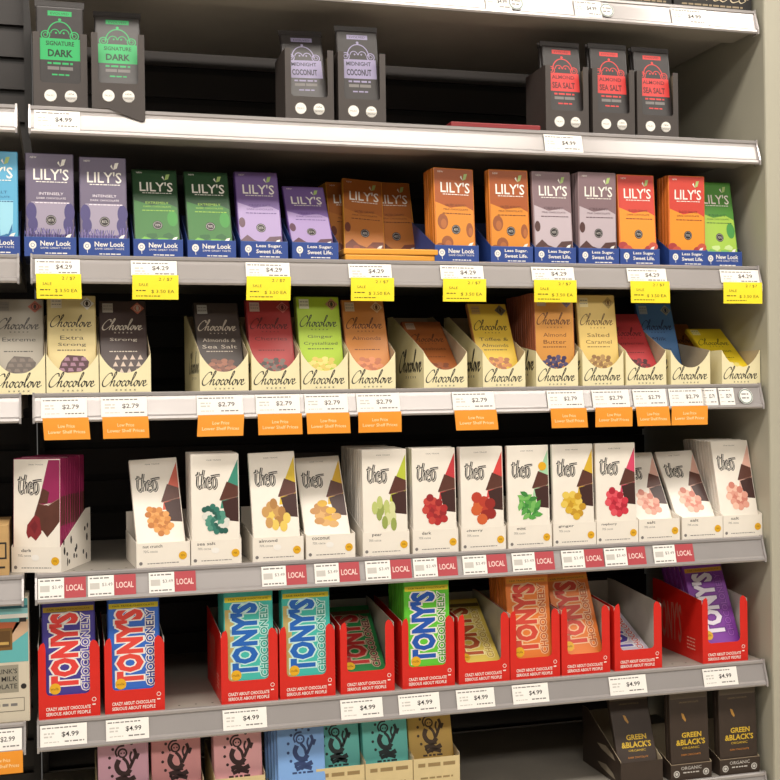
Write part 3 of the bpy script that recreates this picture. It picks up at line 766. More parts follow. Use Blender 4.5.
# ---- row of dark windowed boxes
def badges(t): badge(t, -1); badge(t, 1)
def badges_wedge(t):
    badges(t)
    b = MB(); b.prism([(-.016, .0), (.0385, .0), (.0385, -.016), (.034, -.0185)], lambda p, k: (p[0], -.0015 + k * .0008, p[1]), 'dark_card', 'dark_card', 'dark_card'); b.build('dark_wedge', t)  # dark wedge from the box foot down over the shelf edge
kwA = dict(d=.085, kind='window', h0=.038, h1=.112, sf=.112, sb=.112, hb=.110, outer='dark_card', inner='dark_card_inner', off=(0, .001), name='window_box',
           cgroup='dark windowed boxes on the second shelf', bgroup='dark bars in windowed boxes', after=badges)
A = [(33, 89, 0, 'dark_green', 2, -6, None, 'dark grey windowed box, leftmost on its shelf, two round badges', ('dark bar with green banner in the leftmost windowed box', 'dark bar in the leftmost windowed box')),
     (90, 147, -2, 'dark_green', 1, None, 14, 'dark grey windowed box with a dark wedge hanging over the shelf edge', ('dark bar with green banner in the box with the hanging wedge',), dict(Y=-.004, lift=.0022, after=badges_wedge)),
     (285, 335, 0, 'dark_lilac', 1, 31, None, 'left one of the two windowed boxes with lilac bars', ('dark bar with lilac banner, left one of the two, leaning aside',), dict(roll=-1.5)),
     (337, 388, 0, 'dark_lilac', 1, 26, None, 'right one of the two windowed boxes with lilac bars', ('dark bar with lilac banner, right one of the two',), dict(roll=-1)),
     (545, 590, 0, 'dark_red', 2, 41, None, 'left one of the three windowed boxes with red bars', ('dark bar with red banner in the left of three boxes', 'dark bar in the left of the three red-banner boxes')),
     (591, 637, 0, 'dark_red', 2, 43, None, 'middle one of the three windowed boxes with red bars', ('dark bar with red banner in the middle of three boxes', 'dark bar in the middle of the three red-banner boxes')),
     (637, 679, 0, 'dark_red', 2, 47, None, 'right one of the three windowed boxes with red bars, nearest the end panel', ('dark bar with red banner in the right of three boxes', 'dark bar in the right of the three red-banner boxes'))]
stock(A, .077, .005, TOP[1], 115, kwA)

# ---- blue trays
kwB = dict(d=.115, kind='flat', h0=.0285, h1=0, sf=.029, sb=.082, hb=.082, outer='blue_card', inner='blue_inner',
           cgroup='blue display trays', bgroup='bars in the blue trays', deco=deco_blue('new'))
S2 = dict(deco=deco_blue('sugar'))
B = [(-33, 20, 0, 'blue', 1, 150, None, 'blue tray cut by the left picture edge', ('light blue bar with white name, cut by the left picture edge',)),
     (24, 77, 0, 'lavender', 1, 153, None, 'blue tray holding the left lavender-grey bar', ('lavender-grey bar with purple flowers, left one of two',)),
     (79, 130, 0, 'lavender', 1, 157, None, 'blue tray holding the right lavender-grey bar', ('lavender-grey bar with purple flowers, right one of two, beside green',)),
     (133, 184, 0, 'green', 1, 171, None, 'blue tray holding the left dark green bar', ('dark green bar with leaves, left one of two, beside lavender',)),
     (186, 238, 0, 'green', 1, 173, None, 'blue tray holding the right dark green bar', ('dark green bar with leaves, right one of two, beside violet',)),
     (240, 289, 0, 'violet', 2, 173, None, 'blue tray holding the upright violet bars', ('upright violet bar beside the right dark green bar', 'violet bar in the upright pair'), dict(dx=-.0006, off=(0, .014), **S2)),
     (291, 340, 0, 'violet', 1, None, 36, 'blue tray holding the leaned-back violet bar', ('violet bar leaning far back, low beside the caramel stack',), S2),
     (434, 480, 1.5, 'orange', 5, 168, None, 'blue tray with the stack of orange almond bars, right of caramel', ('orange almond bar at the front of the tall orange stack', 'orange almond bar in the tall stack beside the caramel bars'), dict(d=.14, roll=1, wider=.002)),
     (491, 533, 0, 'orange', 2, 169, None, 'blue tray with orange almond bars left of the mauve bars', ('orange almond bar left of the first mauve bar', 'orange almond bar in the pair left of mauve'), S2),
     (534, 577, 0, 'mauve', 1, 171, None, 'blue tray holding the left mauve bar', ('mauve bar with brown chunks, left one, beside orange almond',), S2),
     (578, 620, 0, 'mauve', 4, 171, None, 'blue tray holding the stack of mauve bars', ('mauve bar at the front of the mauve stack', 'mauve bar in the stack of the right mauve tray'), S2),
     (620, 660, 0, 'sunset', 1, 174, None, 'blue tray holding the single red-orange bar beside mauve', ('red to orange bar beside the mauve stack',), S2),
     (672, 709, 0, 'sunset', 4, 174, None, 'blue tray holding the red-orange stack beside lime green', ('red to orange bar at the front of the stack beside lime', 'red to orange bar in the stack beside lime'), S2),
     (709, 742, 0, 'lime', 1, 182, None, 'blue tray holding the lime green bar, rightmost on its shelf', ('lime green mint bar, rightmost on its shelf',), dict(Y=.02))]
stock(B, .0735, .007, TOP[2], 250, kwB)
T2 = TOP[2]
def lay(key, x, y, z, rz, label, group):
    o = get_bar(key); M = Matrix(((0, 0, 1), (-1, 0, 0), (0, -1, 0)))
    o.rotation_euler = (Matrix.Rotation(rz, 3, 'Z') @ M).to_euler(); o.location = (x, y, z); tag(o, label, 'chocolate bar', group); return o
xa = at(342, 255, .03).x
GC = 'loose caramel bars'
lay('caramel', xa, .0425, T2 + .0112, 0, 'caramel bar lying flat on the shelf, lower of the two', GC)
lay('caramel', xa - .001, .044, T2 + .0212, R(-1.5), 'caramel bar lying flat, upper of the two', GC)
x7 = at(364, 240, .02).x
x7 = at(365, 240, .08).x
a7 = fit_tilt(x7, .080, T2 + .003, .155, 182); lf = T2 + .0018 + .0095 * math.sin(a7)
put_bar('caramel', (x7, .0795, lf + .0028), a7, R(4), 0, 'caramel bar leaning in front of its stack, behind the two flat bars', GC)
xs_ = at(354, 240, .093).x
for k in range(6):
    put_bar('caramel', (xs_ - .0006 * k, .0965 + k * .0104 / math.cos(a7), lf), a7, 0, 0, 'caramel bar in the leaning stack, %s from the front' % ORDW[k + 1], GC)
put_bar('caramel', (xs_ + .0775, .097, lf), a7 * .9, 0, 0, 'caramel bar standing right of the caramel stack', GC)

# ---- cream scalloped trays
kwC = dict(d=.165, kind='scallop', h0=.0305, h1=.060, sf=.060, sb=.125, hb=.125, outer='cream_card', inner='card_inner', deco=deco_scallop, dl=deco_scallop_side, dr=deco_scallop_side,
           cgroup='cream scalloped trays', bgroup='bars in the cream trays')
def one(x): return (x, x)
Cc = [(-6, 46, 0, 'c_grey', 1, 300, None, 'cream tray holding the grey bar, cut by the picture edge', one('grey bar with extreme lettering, at the left picture edge')),
      (46, 100, 0, 'c_cream', 1, 296, None, 'cream tray holding the pale yellow bar with extra strong lettering', one('pale yellow bar with a chunk picture, second from left')),
      (99, 150, 0, 'c_brown', 1, 302, None, 'cream tray holding the dark brown bar of chocolate squares', one('dark brown bar printed with chocolate squares')),
      (199, 250, 2, 'c_almond', 1, 304, None, 'cream tray holding the near-black almond bar beside red', one('near-black bar with almonds, left of the red bar')),
      (251, 301, 0, 'c_red', 2, 301, None, 'cream tray holding the red bars beside lime green', ('red bar with dark beans, left of the lime green bar', 'red bar in the pair left of lime green')),
      (302, 348, 0, 'c_green', 2, 297, None, 'cream tray holding the lime green ginger bars', ('lime green ginger bar', 'lime green ginger bar in the pair')),
      (350, 396, 0, 'c_amber', 1, 301, None, 'cream tray holding the upright amber almond bar', one('upright amber bar right of the lime green bar')),
      (426, 466, 3, 'c_rust', 1, None, 46, 'nearly empty cream tray with one bar slumped far back', one('rust brown bar slumped back in the nearly empty tray'), dict(d=.18)),
      (482, 527, 2, 'c_yellow', 1, None, 27, 'cream tray holding the leaning yellow toffee bar', one('leaning yellow toffee bar in a half empty tray'), dict(d=.18)),
      (533, 582, 0, 'c_berry', 13, None, 3, 'cream tray holding the full stack of orange-brown bars with blue fruit', ('orange bar with blue fruit at the front of the full stack', 'orange-brown bar in the full stack'), dict(sb=.08, hb=.08)),
      (582, 625, 0, 'c_straw', 1, None, 9, 'cream tray holding the straw yellow bar', one('straw yellow bar right of the full orange stack')),
      (625, 668, 0, 'c_cherry', 1, None, 38, 'cream tray holding the low leaning cherry red bar', one('cherry red bar leaning low between straw and blue')),
      (669, 713, 0, 'c_blue', 1, None, 20, 'cream tray holding the leaning blue bar', one('blue bar leaning back, only one of its colour on its shelf'), dict(off=(0, .078), d=.2, sb=.085, hb=.09)),
      (716, 767, 0, None, 1, None, 52, 'cream tray at the end panel holding the low lemon bar', one('lemon yellow bar lying low near the end panel'), dict(hb=.05, sb=.058, d=.29, dl=deco_scallop_low, dr=deco_scallop_low))]
tc = stock(Cc, .0748, .006, TOP[3], 392, kwC)
xo = tc[-1].location.x
put_bar('c_lemon', (xo, .008, TOP[3] + .0018 + .0088 * math.sin(R(52))), R(52), 0, 0, 'lemon yellow bar lying low near the end panel', 'bars in the cream trays')
put_bar('c_orange', (xo, .142, TOP[3] + .0018 + .0088 * math.sin(R(44))), R(44), 0, 0, 'orange bar lying behind the lemon bar near the end panel', 'bars in the cream trays')

# ---- white bars
kwD = dict(d=.125, kind='flat', h0=.038, h1=0, sf=.039, sb=.075, hb=.075, outer='white_card', inner='white_card', off=(0, .0004), cgroup='white display trays', bgroup='white bars with coloured corners')
def wd(word, **k):
    g = k.pop('glare', False)
    def after(t):
        seal_part(t, .0765, .04)
        if g: glare_part(t, .0765, .04)
    return dict(deco=deco_white(word), after=after, **k)
D = [(10, 62, -22, 't_magenta', 10, None, 2, 'white tray with black blotches on its side, far left', ('white bar with magenta corner, front of the far left stack', 'white bar with magenta edge in the far left stack'), wd('dark', dr=cow, glare=True, d=.12, sb=.085, Y=.024, gap=.0008)),
     (137, 190, 4, 't_nut', 1, 460, None, 'white tray holding the chopped nut bar', ('white bar with red corner and brown chopped nuts',), wd('nut crunch', roll=-2, wider=.004, sb=.045)),
     (192, 241, 0, 't_teal', 8, None, 2, 'white tray holding the teal stack', ('white bar with teal corner, front of its stack', 'white bar in the teal-corner stack'), wd('sea salt', glare=True)),
     (254, 303, 0, 't_almond', 1, None, 10, 'white tray holding the taller whole almond bar', ('white bar with yellow corner and whole almonds',), wd('almond', glare=True, roll=-1.5, wider=.003, sb=.05)),
     (305, 357, 0, 't_coco', 1, None, 26, 'white tray holding the lower leaning yellow-corner bar', ('white bar with yellow corner leaning lower beside the long stack',), wd('coconut', glare=True, roll=-2, wider=.002, sb=.05)),
     (362, 411, 0, 't_pear', 12, None, 2, 'white tray holding the long stack with the lime corner', ('white bar with lime corner at the front of the long stack', 'white bar in the long lime-corner stack'), wd('pear', gap=.0036)),
     (411, 461, 0, 't_red', 4, None, 2, 'white tray holding the red-corner chunk bars', ('white bar with red corner and red chunks', 'white bar with red chunks in its stack'), wd('dark')),
     (461, 507, 0, 't_cherry', 2, None, 2, 'white tray holding the orange-red cherry bars', ('white bar with cherries on orange', 'white bar with cherries in its pair'), wd('cherry')),
     (507, 554, 0, 't_mint', 1, None, 2, 'white tray holding the mint leaf bar', ('white bar with green mint leaves and a yellow dot',), wd('mint')),
     (554, 599, 0, 't_ginger', 1, None, 1.5, 'white tray holding the yellow ginger bar', ('white bar with yellow corner and ginger cubes, right of mint',), wd('ginger')),
     (599, 638, 0, 't_rasp', 1, None, 1.5, 'white tray holding the raspberry bar', ('white bar with pink corner and red raspberries',), wd('raspberry')),
     (639, 677, 0, 't_pink', 1, None, 33, 'white tray with a pink bar half hidden behind raspberry', ('white bar with salmon pieces, left one, half hidden by raspberry',), wd('salt', dx=-.0005)),
     (684, 722, 0, 't_pink', 1, None, 33, 'white tray with the slanting salmon bar second from the end panel', ('white bar with salmon pieces, middle one, slanting left',), wd('salt', roll=-1.2, wider=.0015, sb=.06)),
     (724, 765, 0, 't_pink', 10, None, 14, 'white tray at the end panel with a fanned stack', ('white bar with salmon pieces, front of the fanned stack by the end panel', 'white bar in the fanned stack by the end panel'), wd('salt'))]
D = [r for r in D]
stock(D, .0765, .007, TOP[4], 555, kwD)

# ---- red trays
kwE = dict(d=.175, kind='notch', h0=.034, h1=.113, sf=.108, sb=.122, hb=.118, outer='red_card', inner='grey_inner', off=(0, .0005), deco=deco_red, dl=deco_red_side, dr=deco_red_side,
           cgroup='red display trays', bgroup='big-letter bars in the red trays')
E = [(38, 101, 0, 'y_purple', 1, None, 5, 'red tray holding the purple bar, leftmost red tray', one('purple bar with red letters in the leftmost red tray')),
     (103, 167, 0, 'y_blue', 2, None, 4, 'red tray holding the blue bars, second from left', ('blue bar with red letters', 'blue bar in its pair')),
     (221, 279, 0, 'y_teal', 5, None, 2, 'red tray holding the left teal bars', ('teal bar with blue letters, left one of two', 'teal bar in the left teal tray')),
     (279, 337, 0, 'y_teal', 2, None, 3, 'red tray holding the right teal bars', ('teal bar with blue letters, right one of two', 'teal bar in the right teal tray')),
     (341, 395, 0, 'y_forest', 1, None, 54, 'red tray holding the leaned-back forest green bar', one('forest green bar with red letters leaning far back')),
     (402, 456, 0, 'y_lime', 7, None, 2, 'red tray holding the lime green stack', ('bright lime green bar at the front of its stack', 'lime green bar in the lime stack')),
     (461, 511, 0, 'y_cream', 1, None, 54, 'red tray holding the leaned-back cream yellow bar', one('cream yellow bar leaning far back between lime and orange')),
     (511, 558, 0, 'y_orange', 6, None, 8, 'red tray holding the left orange bars', ('orange bar with red letters, left one, front of its stack', 'orange bar in the left orange stack'), dict(dx=-.004)),
     (560, 613, 0, 'y_orange', 2, None, 24, 'red tray holding the right leaning orange bars', ('orange bar with red letters, right one, leaning', 'orange bar in the right leaning pair'), dict(roll=-1.5)),
     (615, 663, 0, 'y_white', 1, None, 68, 'almost empty red tray with a bar fallen back', one('pale bar with violet letters fallen far back in the red tray')),
     (705, 747, 0, 'y_violet', 5, None, 24, 'red tray standing apart by the end panel with violet bars', ('violet bar with white letters leaning in the rightmost red tray', 'violet bar in the rightmost red tray'), dict(roll=-1.5, gap=.004))]
stock(E, .0878, .009, TOP[5], 690, kwE)

# ---- lowest shelf: pastel and dark brown bars
T6 = TOP[6]
kwF = dict(d=.13, kind='flat', h0=.080, h1=0, sf=.084, sb=.105, hb=.105, outer='pale_kraft', inner='card_inner', deco=deco_kraft, cgroup='kraft trays on the lowest shelf', bgroup='pastel bars with a dancer emblem')
Fr = [(97, 152, 0, 'e_lilac', 1, None, 8, 'kraft tray holding the lilac bar on the lowest shelf', one('lilac pink bar with dark emblem, leftmost on the lowest shelf')),
      (152, 203, 0, 'e_rose', 1, None, 10, 'kraft tray holding the dusty rose bar on the lowest shelf', one('dusty rose bar between lilac and bright pink')),
      (215, 265, 0, 'e_pink', 3, None, 8, 'kraft tray holding the bright pink bars on the lowest shelf', ('bright pink bar with dark emblem left of blue', 'bright pink bar in its stack')),
      (322, 366, 0, 'e_teal', 1, None, 12, 'kraft tray holding the left teal emblem bar', one('teal emblem bar half hidden behind the blue stack')),
      (366, 408, 0, 'e_teal', 3, None, 10, 'kraft tray holding the right teal emblem bars', ('teal emblem bar in full view right of the blue stack', 'teal emblem bar in the right teal stack')),
      (412, 460, 0, 'e_gold', 1, None, 16, 'kraft tray holding the gold emblem bar, last before the gap', one('gold emblem bar, last before the empty gap'))]
stock(Fr, .0780, .012, T6, 775, kwF)
xb = at(302, 775, .012).x
for k in range(5):
    put_bar('e_blue', (xb - .003 * k, .003 + k * .0112, T6 + .003), R(7), 0, 0,
            'sky blue emblem bar at the front of the blue stack' if k == 0 else 'sky blue emblem bar, %s from the front of the blue stack' % ORDW[k], 'sky blue bars')
kwG = dict(d=.13, kind='flat', h0=.028, h1=0, sf=.029, sb=.06, hb=.06, outer='brown_card', inner='card_inner', deco=deco_brown, off=(0, .0004), cgroup='dark brown trays', bgroup='dark brown bars with gold lettering')
def marks(b, d, sf, sb):
    for v in (.018, .05):
        b.poly([(-d * .1, v), (d * .12, v + .004), (d * .3, v - .004), (d * .36, v - .012), (d * .2, v - .010), (0, v - .006)], C_(150, 138, 120), 1)
G = [(622, 662, 0, 'g_brown', 1, None, 20, 'open dark brown tray with pale marks on its side', one('dark brown bar with gold letters sunk back in the open tray'), dict(h0=.040, sf=.042, sb=.10, hb=.09, deco=None, dl=marks, d=.15)),
     (670, 713, 0, 'g_brown', 2, None, 2.5, 'dark brown tray with white seals, left one of two', ('dark brown bar with gold letters, left one of the upright two', 'dark brown bar in the left upright tray')),
     (715, 765, 0, 'g_brown', 2, None, 2, 'dark brown tray with white seals, next to the end panel', ('dark brown bar with gold letters next to the end panel', 'dark brown bar in the tray next to the end panel'))]
stock(G, .0775, .006, T6, 775, kwG)

# ---- odds and ends
T1 = TOP[1]
o = lay('c_red', at(446, 127, .03).x, .0392, T1 + .0106, R(-.5), 'red bar lying flat on the shelf of dark boxes', None)
del o['category']; tag(o, None, 'chocolate bar')
# black cartons standing on the topmost shelf
def black_box(x0, x1, label):
    t = tag(empty('black_carton', ((x0 + x1) / 2, .008, TOP[0] + .0004)), label, 'carton', 'black cartons on the topmost shelf'); w = x1 - x0
    b = MB(); b.rbox(-w / 2, w / 2, 0, .12, 0, .15, 'upright_dark', r=.0015); b.build('box_body', t)
    b = MB(); b.front(-.0002)
    for k, st in enumerate(CUR[:6]): b.stroke([(-w * .36 + x * w * .15, .016 + y * .009) for x, y in st], .0022, C_(206, 190, 160), 1, pen=.7)
    b.lines(-w * .4, w * .4, .008, .003, C_(150, 132, 104), 1); b.build('script_print', t)
for a, c_, l in ((612, 672, 'black carton with pale script on the topmost shelf, left one'), (674, 752, 'black carton with pale script on the topmost shelf, by the end panel')):
    black_box(at(a, 8, .008).x, at(c_, 12, .008).x, l)
# kraft box and printed carton of the left bay
t = tag(empty('kraft_box', (at(-18, 560, .01).x, .01, TOP[4] + .0004)), 'kraft brown box at the left picture edge beside the magenta bars', 'carton')
b = MB(); w = at(9, 560, .01).x - at(-45, 560, .01).x
b.rbox(-w / 2, w / 2, 0, .12, 0, .074, 'kraft', r=.001); b.build('box_body', t)
b = MB(); b.front(-.0002); b.rect(w * .1, w * .46, .024, .0265, 'ink_black'); b.rect(w * .1, w * .46, .046, .0485, 'ink_black'); b.rect(w * .43, w * .46, .0265, .046, 'ink_black'); b.lines(w * .2, w * .44, .012, .003, 'ink_black'); b.build('label_print', t)
xr = at(30, 700, .008).x; w = .115
t = tag(empty('printed_carton', (xr - w / 2, .008, TOP[5] + .0004)), 'teal, orange and cream carton at the left picture edge', 'carton')
b = MB(); b.rbox(-w / 2, w / 2, 0, .06, 0, .182, C_(206, 196, 176), r=.0015); b.build('box_body', t)
b = MB(); b.front(-.0002); hw = w / 2 - .0015
b.rect(-hw, hw, .088, .18, C_(96, 176, 178)); b.rect(-hw, hw, .152, .158, 'ink_white', 2); b.rect(-hw, hw, .166, .17, C_(40, 104, 120), 2); b.rect(-hw, hw, .158, .166, C_(140, 206, 210), 2)
b.poly([(-hw, .088), (.018, .106), (.046, .146), (-hw, .15)], C_(186, 98, 62), 3); b.poly([(.02, .106), (hw, .132), (hw, .15), (.04, .146)], C_(204, 170, 140), 3)
b.rect(-.03, .034, .106, .138, C_(120, 86, 40), 4); b.rect(-.026, .031, .11, .134, C_(92, 64, 30), 5); b.lines(-.02, .03, .116, .004, C_(196, 160, 90), 6)
b.rect(.044, .054, .146, .152, 'ink_black', 5)
b.rect(-.05, .042, .044, .084, C_(150, 144, 128), 2)
for k, l in enumerate(("DRINK'S", 'MILK', 'CHOCOLATE')): b.text(l, .04, .075 - k * .011, .007, 'ink_black', 3, al='r', off=.01)
b.rect(-.05, .05, .016, .036, C_(120, 114, 102), 2); b.rect(-.049, .049, .017, .035, C_(206, 196, 176), 3); b.lines(-.03, .04, .026, .004, 'ink_grey', 4); b.disc(.049, .052, .004, 'ink_black', 4)
b.build('carton_print', t)
# dark box behind the low yellow bar
t = tag(empty('dark_box', (at(312, 460, .2).x, .19, TOP[4] + .0004)), 'dark box standing behind the low yellow-corner bar', 'carton')
b = MB(); b.box(-.045, .045, 0, .11, 0, .155, 'upright_dark'); b.build('box_body', t)
b = MB(); b.box(-.046, .046, -.0012, 0, .118, .157, 'dark_card'); b.build('lid_flap', t)

# ------------------------------------------------------------------ price tags
GT = {'y': 'yellow and white price tags', 'o': 'orange and white price tags', 'l': 'white price tags with a red local label', 'w': 'plain white price tags'}
def ptag(kind, xl, xr, py, row, price, label, left_bay=False):
    T = TOP[row]; Yp = -.0105
    a, c_ = at(xl, py, Yp), at(xr, py, Yp); w = min(max(c_.x - a.x, .028), .075); cx_ = (a.x + c_.x) / 2
    t = tag(empty('price_tag', (cx_, 0, T)), label, 'price tag', GT[kind])
    y0, z0, y1, z1 = -.0042, -.0052, -.0118, -.0345
    ln = math.hypot(y1 - y0, z1 - z0); n = Vector((0, z1 - z0, -(y1 - y0))).normalized()
    n = Vector((0, -abs(n.y), abs(n.z)))
    def sl(off):
        return lambda u, v, l: (u, y0 + (y1 - y0) * (1 - v) + n.y * (off + EPS * 1.2 * l), z0 + (z1 - z0) * (1 - v) + n.z * (off + EPS * 1.2 * l))
    def card(name, u0, u1, m, v0=0, v1=1, prints=None):
        b = MB(); f = sl(0)
        b.prism([(u0, v0), (u1, v0), (u1, v1), (u0, v1)], lambda p, k: f(p[0], p[1], 5 * (1 - k) + .5), m, m, m)
        b.fn = sl(EPS * 1.2 * 5.6)
        if prints: prints(b)
        return b.build(name, t)
    def vt(b, s_, u, v, h, m, width=None, off=0, al='c'):
        b2 = b.fn; b.fn = lambda uu, vv, l: b2(uu, vv / ln, l); b.text(s_, u, v * ln, h, m, 1, width=width, off=off, al=al); b.fn = b2
    if kind == 'l':
        def pr(b):
            vt(b, price, .0 - w * .1, .55, .0055, 'ink_grey', width=w * .22); b.fn2 = b.fn
            for v in (.88, .12):
                f = b.fn; b.fn = lambda uu, vv, l, f=f: f(uu, vv / ln, l); b.lines(-w * .46, -w * .02, v * ln, .002, 'ink_grey'); b.fn = f
            b.rect(-w * .46, -w * .26, .35, .65, 'ink_pale')
        card('price_card', -w / 2, w * .04, 'paper_white', .0, 1, pr)
        card('local_label', w * .045, w / 2, 'paper_red', .0, 1, lambda b: vt(b, 'LOCAL', w * .27, .5, .0085, C_(236, 206, 200), width=w * .36, off=.02))
        return t
    def pr(b):
        vt(b, price, w * .14, .6 if kind == 'y' else .52, .0076, 'ink_black' if kind == 'w' else C_(84, 78, 76), width=w * .36, off=.015)
        f = b.fn; b.fn = lambda uu, vv, l: f(uu, vv / ln, l)
        b.lines(-w * .46, w * .3, .86 * ln, .0017, 'ink_grey'); b.lines(w * .02, w * .44, (.32 if kind == 'y' else .2) * ln, .0019, 'ink_grey'); b.lines(-w * .42, -w * .2, .6 * ln, .0022, 'ink_pale'); b.lines(-w * .42, -w * .2, .45 * ln, .0022, 'ink_pale'); b.lines(-w * .42, -w * .1, (.32 if kind == 'y' else .2) * ln, .0014, 'ink_pale')
        b.fn = f
    card('price_card', -w / 2, w / 2, 'paper_white', .22 if kind == 'y' else -.06, 1, pr)
    if kind in 'yo':
        hgt = .0365 if kind == 'y' else .032
        b = MB(); zt = -.0275 if kind == 'y' else -.0345; yv = -.0150; sk = random.Random(label).uniform(-.0012, .0012); off = random.Random(label + 'x').uniform(.0, .004)
        m = 'paper_yellow' if kind == 'y' else 'paper_orange'
        def cv(u, v, l):   # hangs from the card and curls a little
            return (u + sk * (1 - v) * 2 + off * .6, yv - .0012 * math.sin(v * 2.6) - .003 * (1 - v) ** 2 * (.4 + abs(sk) * 500) - EPS * 1.2 * l, zt - hgt * (1 - v))
        N = 5; vs = []; fs = []
        for i in range(N + 1):
            for uu in (-w / 2, w / 2): vs += [cv(uu, i / N, 2), cv(uu, i / N, 0)]
        for i in range(N):
            q = i * 4; fs += [(q, q + 2, q + 6, q + 4), (q + 1, q + 5, q + 7, q + 3), (q, q + 4, q + 5, q + 1), (q + 2, q + 3, q + 7, q + 6)]
        fs += [(0, 1, 3, 2), (N * 4, N * 4 + 2, N * 4 + 3, N * 4 + 1)]
        b.add(vs, fs, m)
        b.fn = lambda u, v, l: cv(u, v / hgt, l + 2.6)
        if kind == 'y':
            I = C_(90, 84, 20)
            b.text('2 / $7', w * .22, hgt * .82, .0052, I, 1, width=w * .3); b.text('SALE', -w * .26, hgt * .6, .004, I, 1, width=w * .2)
            b.text('$ 3.50 EA', w * .16, hgt * .32, .0056, I, 1, width=w * .5); b.lines(-w * .42, -w * .18, hgt * .36, .0017, I); b.lines(-w * .42, w * .1, hgt * .14, .0014, I)
        else:
            b.text('Low Price', 0, hgt * .62, .0048, C_(255, 226, 170), 1, width=w * .36, off=.01); b.text('Lower Shelf Prices', 0, hgt * .36, .0048, C_(255, 226, 170), 1, width=w * .8, off=.01)
        b.build('sale_strip' if kind == 'y' else 'low_price_strip', t)
    return t
yl = [(35, 80, 'under the left lavender-grey bar'), (131, 177, 'under the left dark green bar'), (246, 290, 'under the upright violet bars'), (349, 392, 'under the caramel stack'),
      (441, 484, 'under the orange almond stack'), (532, 575, 'under the left mauve bar'), (628, 667, 'under the single red-orange bar'), (721, 760, 'under the lime green bar')]
for a, c_, w_ in yl: ptag('y', a, c_, 266, 2, '$4.29', 'white tag with yellow sale strip ' + w_)
ol = [(41, 87, 'the pale yellow bar'), (101, 147, 'the dark brown squares bar'), (197, 243, 'the near-black almond bar'), (256, 300, 'the red bars, skewed'), (305, 348, 'the lime green ginger bars'), (357, 400, 'the upright amber bar'),
      (453, 495, 'the leaning yellow toffee bar'), (548, 584, 'the full orange stack'), (593, 630, 'the straw yellow bar'), (634, 667, 'the cherry red bar'), (670, 706, 'the blue bar')]
for a, c_, w_ in ol: ptag('o', a, c_, 405, 3, '$2.79', 'white tag with orange strip under ' + w_)
ll = [(38, 86, 'under the far left magenta stack'), (88, 136, 'left of the chopped nut bar'), (149, 196, 'under the teal stack'), (262, 307, 'under the taller whole almond bar'), (315, 360, 'under the low yellow-corner bar'), (366, 412, 'under the lime corner stack'),
      (414, 458, 'under the red chunk bars'), (463, 508, 'under the cherry bars'), (513, 555, 'under the mint bar'), (562, 605, 'under the ginger bar'), (605, 647, 'under the raspberry bar'), (653, 696, 'under the slanting salmon bar')]
for a, c_, w_ in ll: ptag('l', a, c_, 578 - .03 * a + 10, 4, '$3.49', 'white tag with red local label ' + w_)
wl = [(40, 87, 'the purple bar'), (106, 149, 'the blue bars'), (223, 267, 'the left teal bars'), (341, 383, 'the forest green bar'), (399, 440, 'the lime green stack'), (457, 495, 'the cream yellow bar'), (513, 549, 'the left orange bars'),
      (610, 647, 'the almost empty red tray'), (704, 738, 'the violet bars')]
for a, c_, w_ in wl: ptag('w', a, c_, 735 - .09 * a, 5, '$4.99', 'plain white price tag under ' + w_)
ptag('w', 545, 583, 147, 1, '$4.99', 'plain white price tag under the left red-banner box')
ptag('w', 34, 80, 123, 1, '$4.99', 'plain white price tag under the leftmost green-banner box')
for a, c_, w_ in ((486, 512, 'left one'), (575, 602, 'middle one'), (672, 708, 'right one')): ptag('w', a, c_, 12, 0, '$4.99', 'plain white price tag on the topmost rail, ' + w_)
for a, c_, w_ in ((703, 718, 'left one'), (720, 735, 'right one')): ptag('w', a, c_, 400, 3, '$2.79', 'small white tag at the right end of the cream tray rail, ' + w_)
ptag('o', -18, 22, 748, 5, '$2.99', 'white tag with orange strip at the left picture edge')
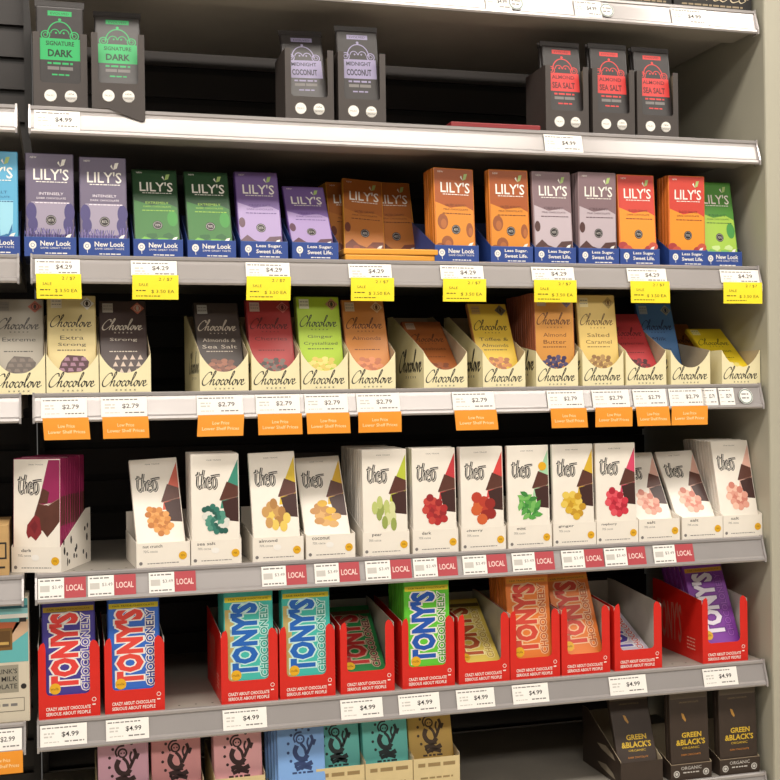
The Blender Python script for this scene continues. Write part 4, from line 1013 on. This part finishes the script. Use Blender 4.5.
def round_tag(px, py, row, r, label):
    Yp = -.010; p = at(px, py, Yp)
    t = tag(empty('round_tag', (p.x, 0, TOP[row])), label, 'round tag', 'round white tags on rails')
    ang = math.atan2(.0076, .0293)
    def f(u, v, l): return (u, -.0085 - v * -math.sin(ang) - (EPS * l + .0009) , -.0200 + v * math.cos(ang))
    for nm, q, m, l in (('disc', r, 'paper_white', 1),):
        b = MB(); P = [(q * math.cos(2 * math.pi * i / 24), q * math.sin(2 * math.pi * i / 24)) for i in range(24)]
        b.prism(P, lambda p_, k: f(p_[0], p_[1], 4 * (1 - k)), m, m, m); b.fn = lambda u, v, l: f(u, v, l + 4.6)
        b.ring(0, 0, r * .96, r * .14, C_(110, 130, 124), 1, 24); b.lines(-r * .6, r * .6, r * .3, .0022, 'ink_grey', 1); b.lines(-r * .6, r * .6, -r * .2, .0022, 'ink_grey', 1); b.build(nm, t)
    b = MB(); b.fn = lambda u, v, l: f(u, v, l - 1); b.rect(-r * .25, r * .25, -r * .2, r * 1.05, 'ink_pale'); b.build('clip', t)
round_tag(516, 2, 0, .0125, 'round white tag on the topmost rail, left one'); round_tag(607, 10, 0, .0125, 'round white tag on the topmost rail, right one')
round_tag(746, 400, 3, .0135, 'round white tag at the end of the cream tray rail')

# unused prototypes leave the scene
for k, v in PROTO.items():
    if v and k not in USED:
        for ch in list(v[0].children): bpy.data.objects.remove(ch)
        bpy.data.objects.remove(v[0])

# ------------------------------------------------------------------ light
def area(name, loc, sx, sy, power, col, rot=(0, 0, 0)):
    l = bpy.data.lights.new(name, 'AREA'); l.shape = 'RECTANGLE'; l.size = sx; l.size_y = sy; l.energy = power; l.color = col
    o = bpy.data.objects.new(name, l); COL.objects.link(o); o.location = loc; o.rotation_euler = rot; return o
area('ceiling_lamp', (-.65, -1.2, 3.2), 4.5, .35, 90, (1, .93, .84), (R(22), 0, 0))
area('ceiling_lamp', (2.95, -1.2, 3.2), 2.2, .35, 46, (1, .93, .84), (R(22), 0, 0))
area('ceiling_lamp', (.4, -3.6, 3.2), 5.5, .5, 105, (1, .93, .84), (R(30), 0, 0))
wd_ = bpy.data.worlds.new('world'); SC.world = wd_; wd_.use_nodes = True
bg = wd_.node_tree.nodes['Background']; bg.inputs[0].default_value = (1, .95, .88, 1); bg.inputs[1].default_value = .16
SC.view_settings.view_transform = 'Standard'; SC.view_settings.look = 'None'; SC.view_settings.exposure = -0.2; SC.view_settings.gamma = 1
SC.view_settings.use_curve_mapping = False
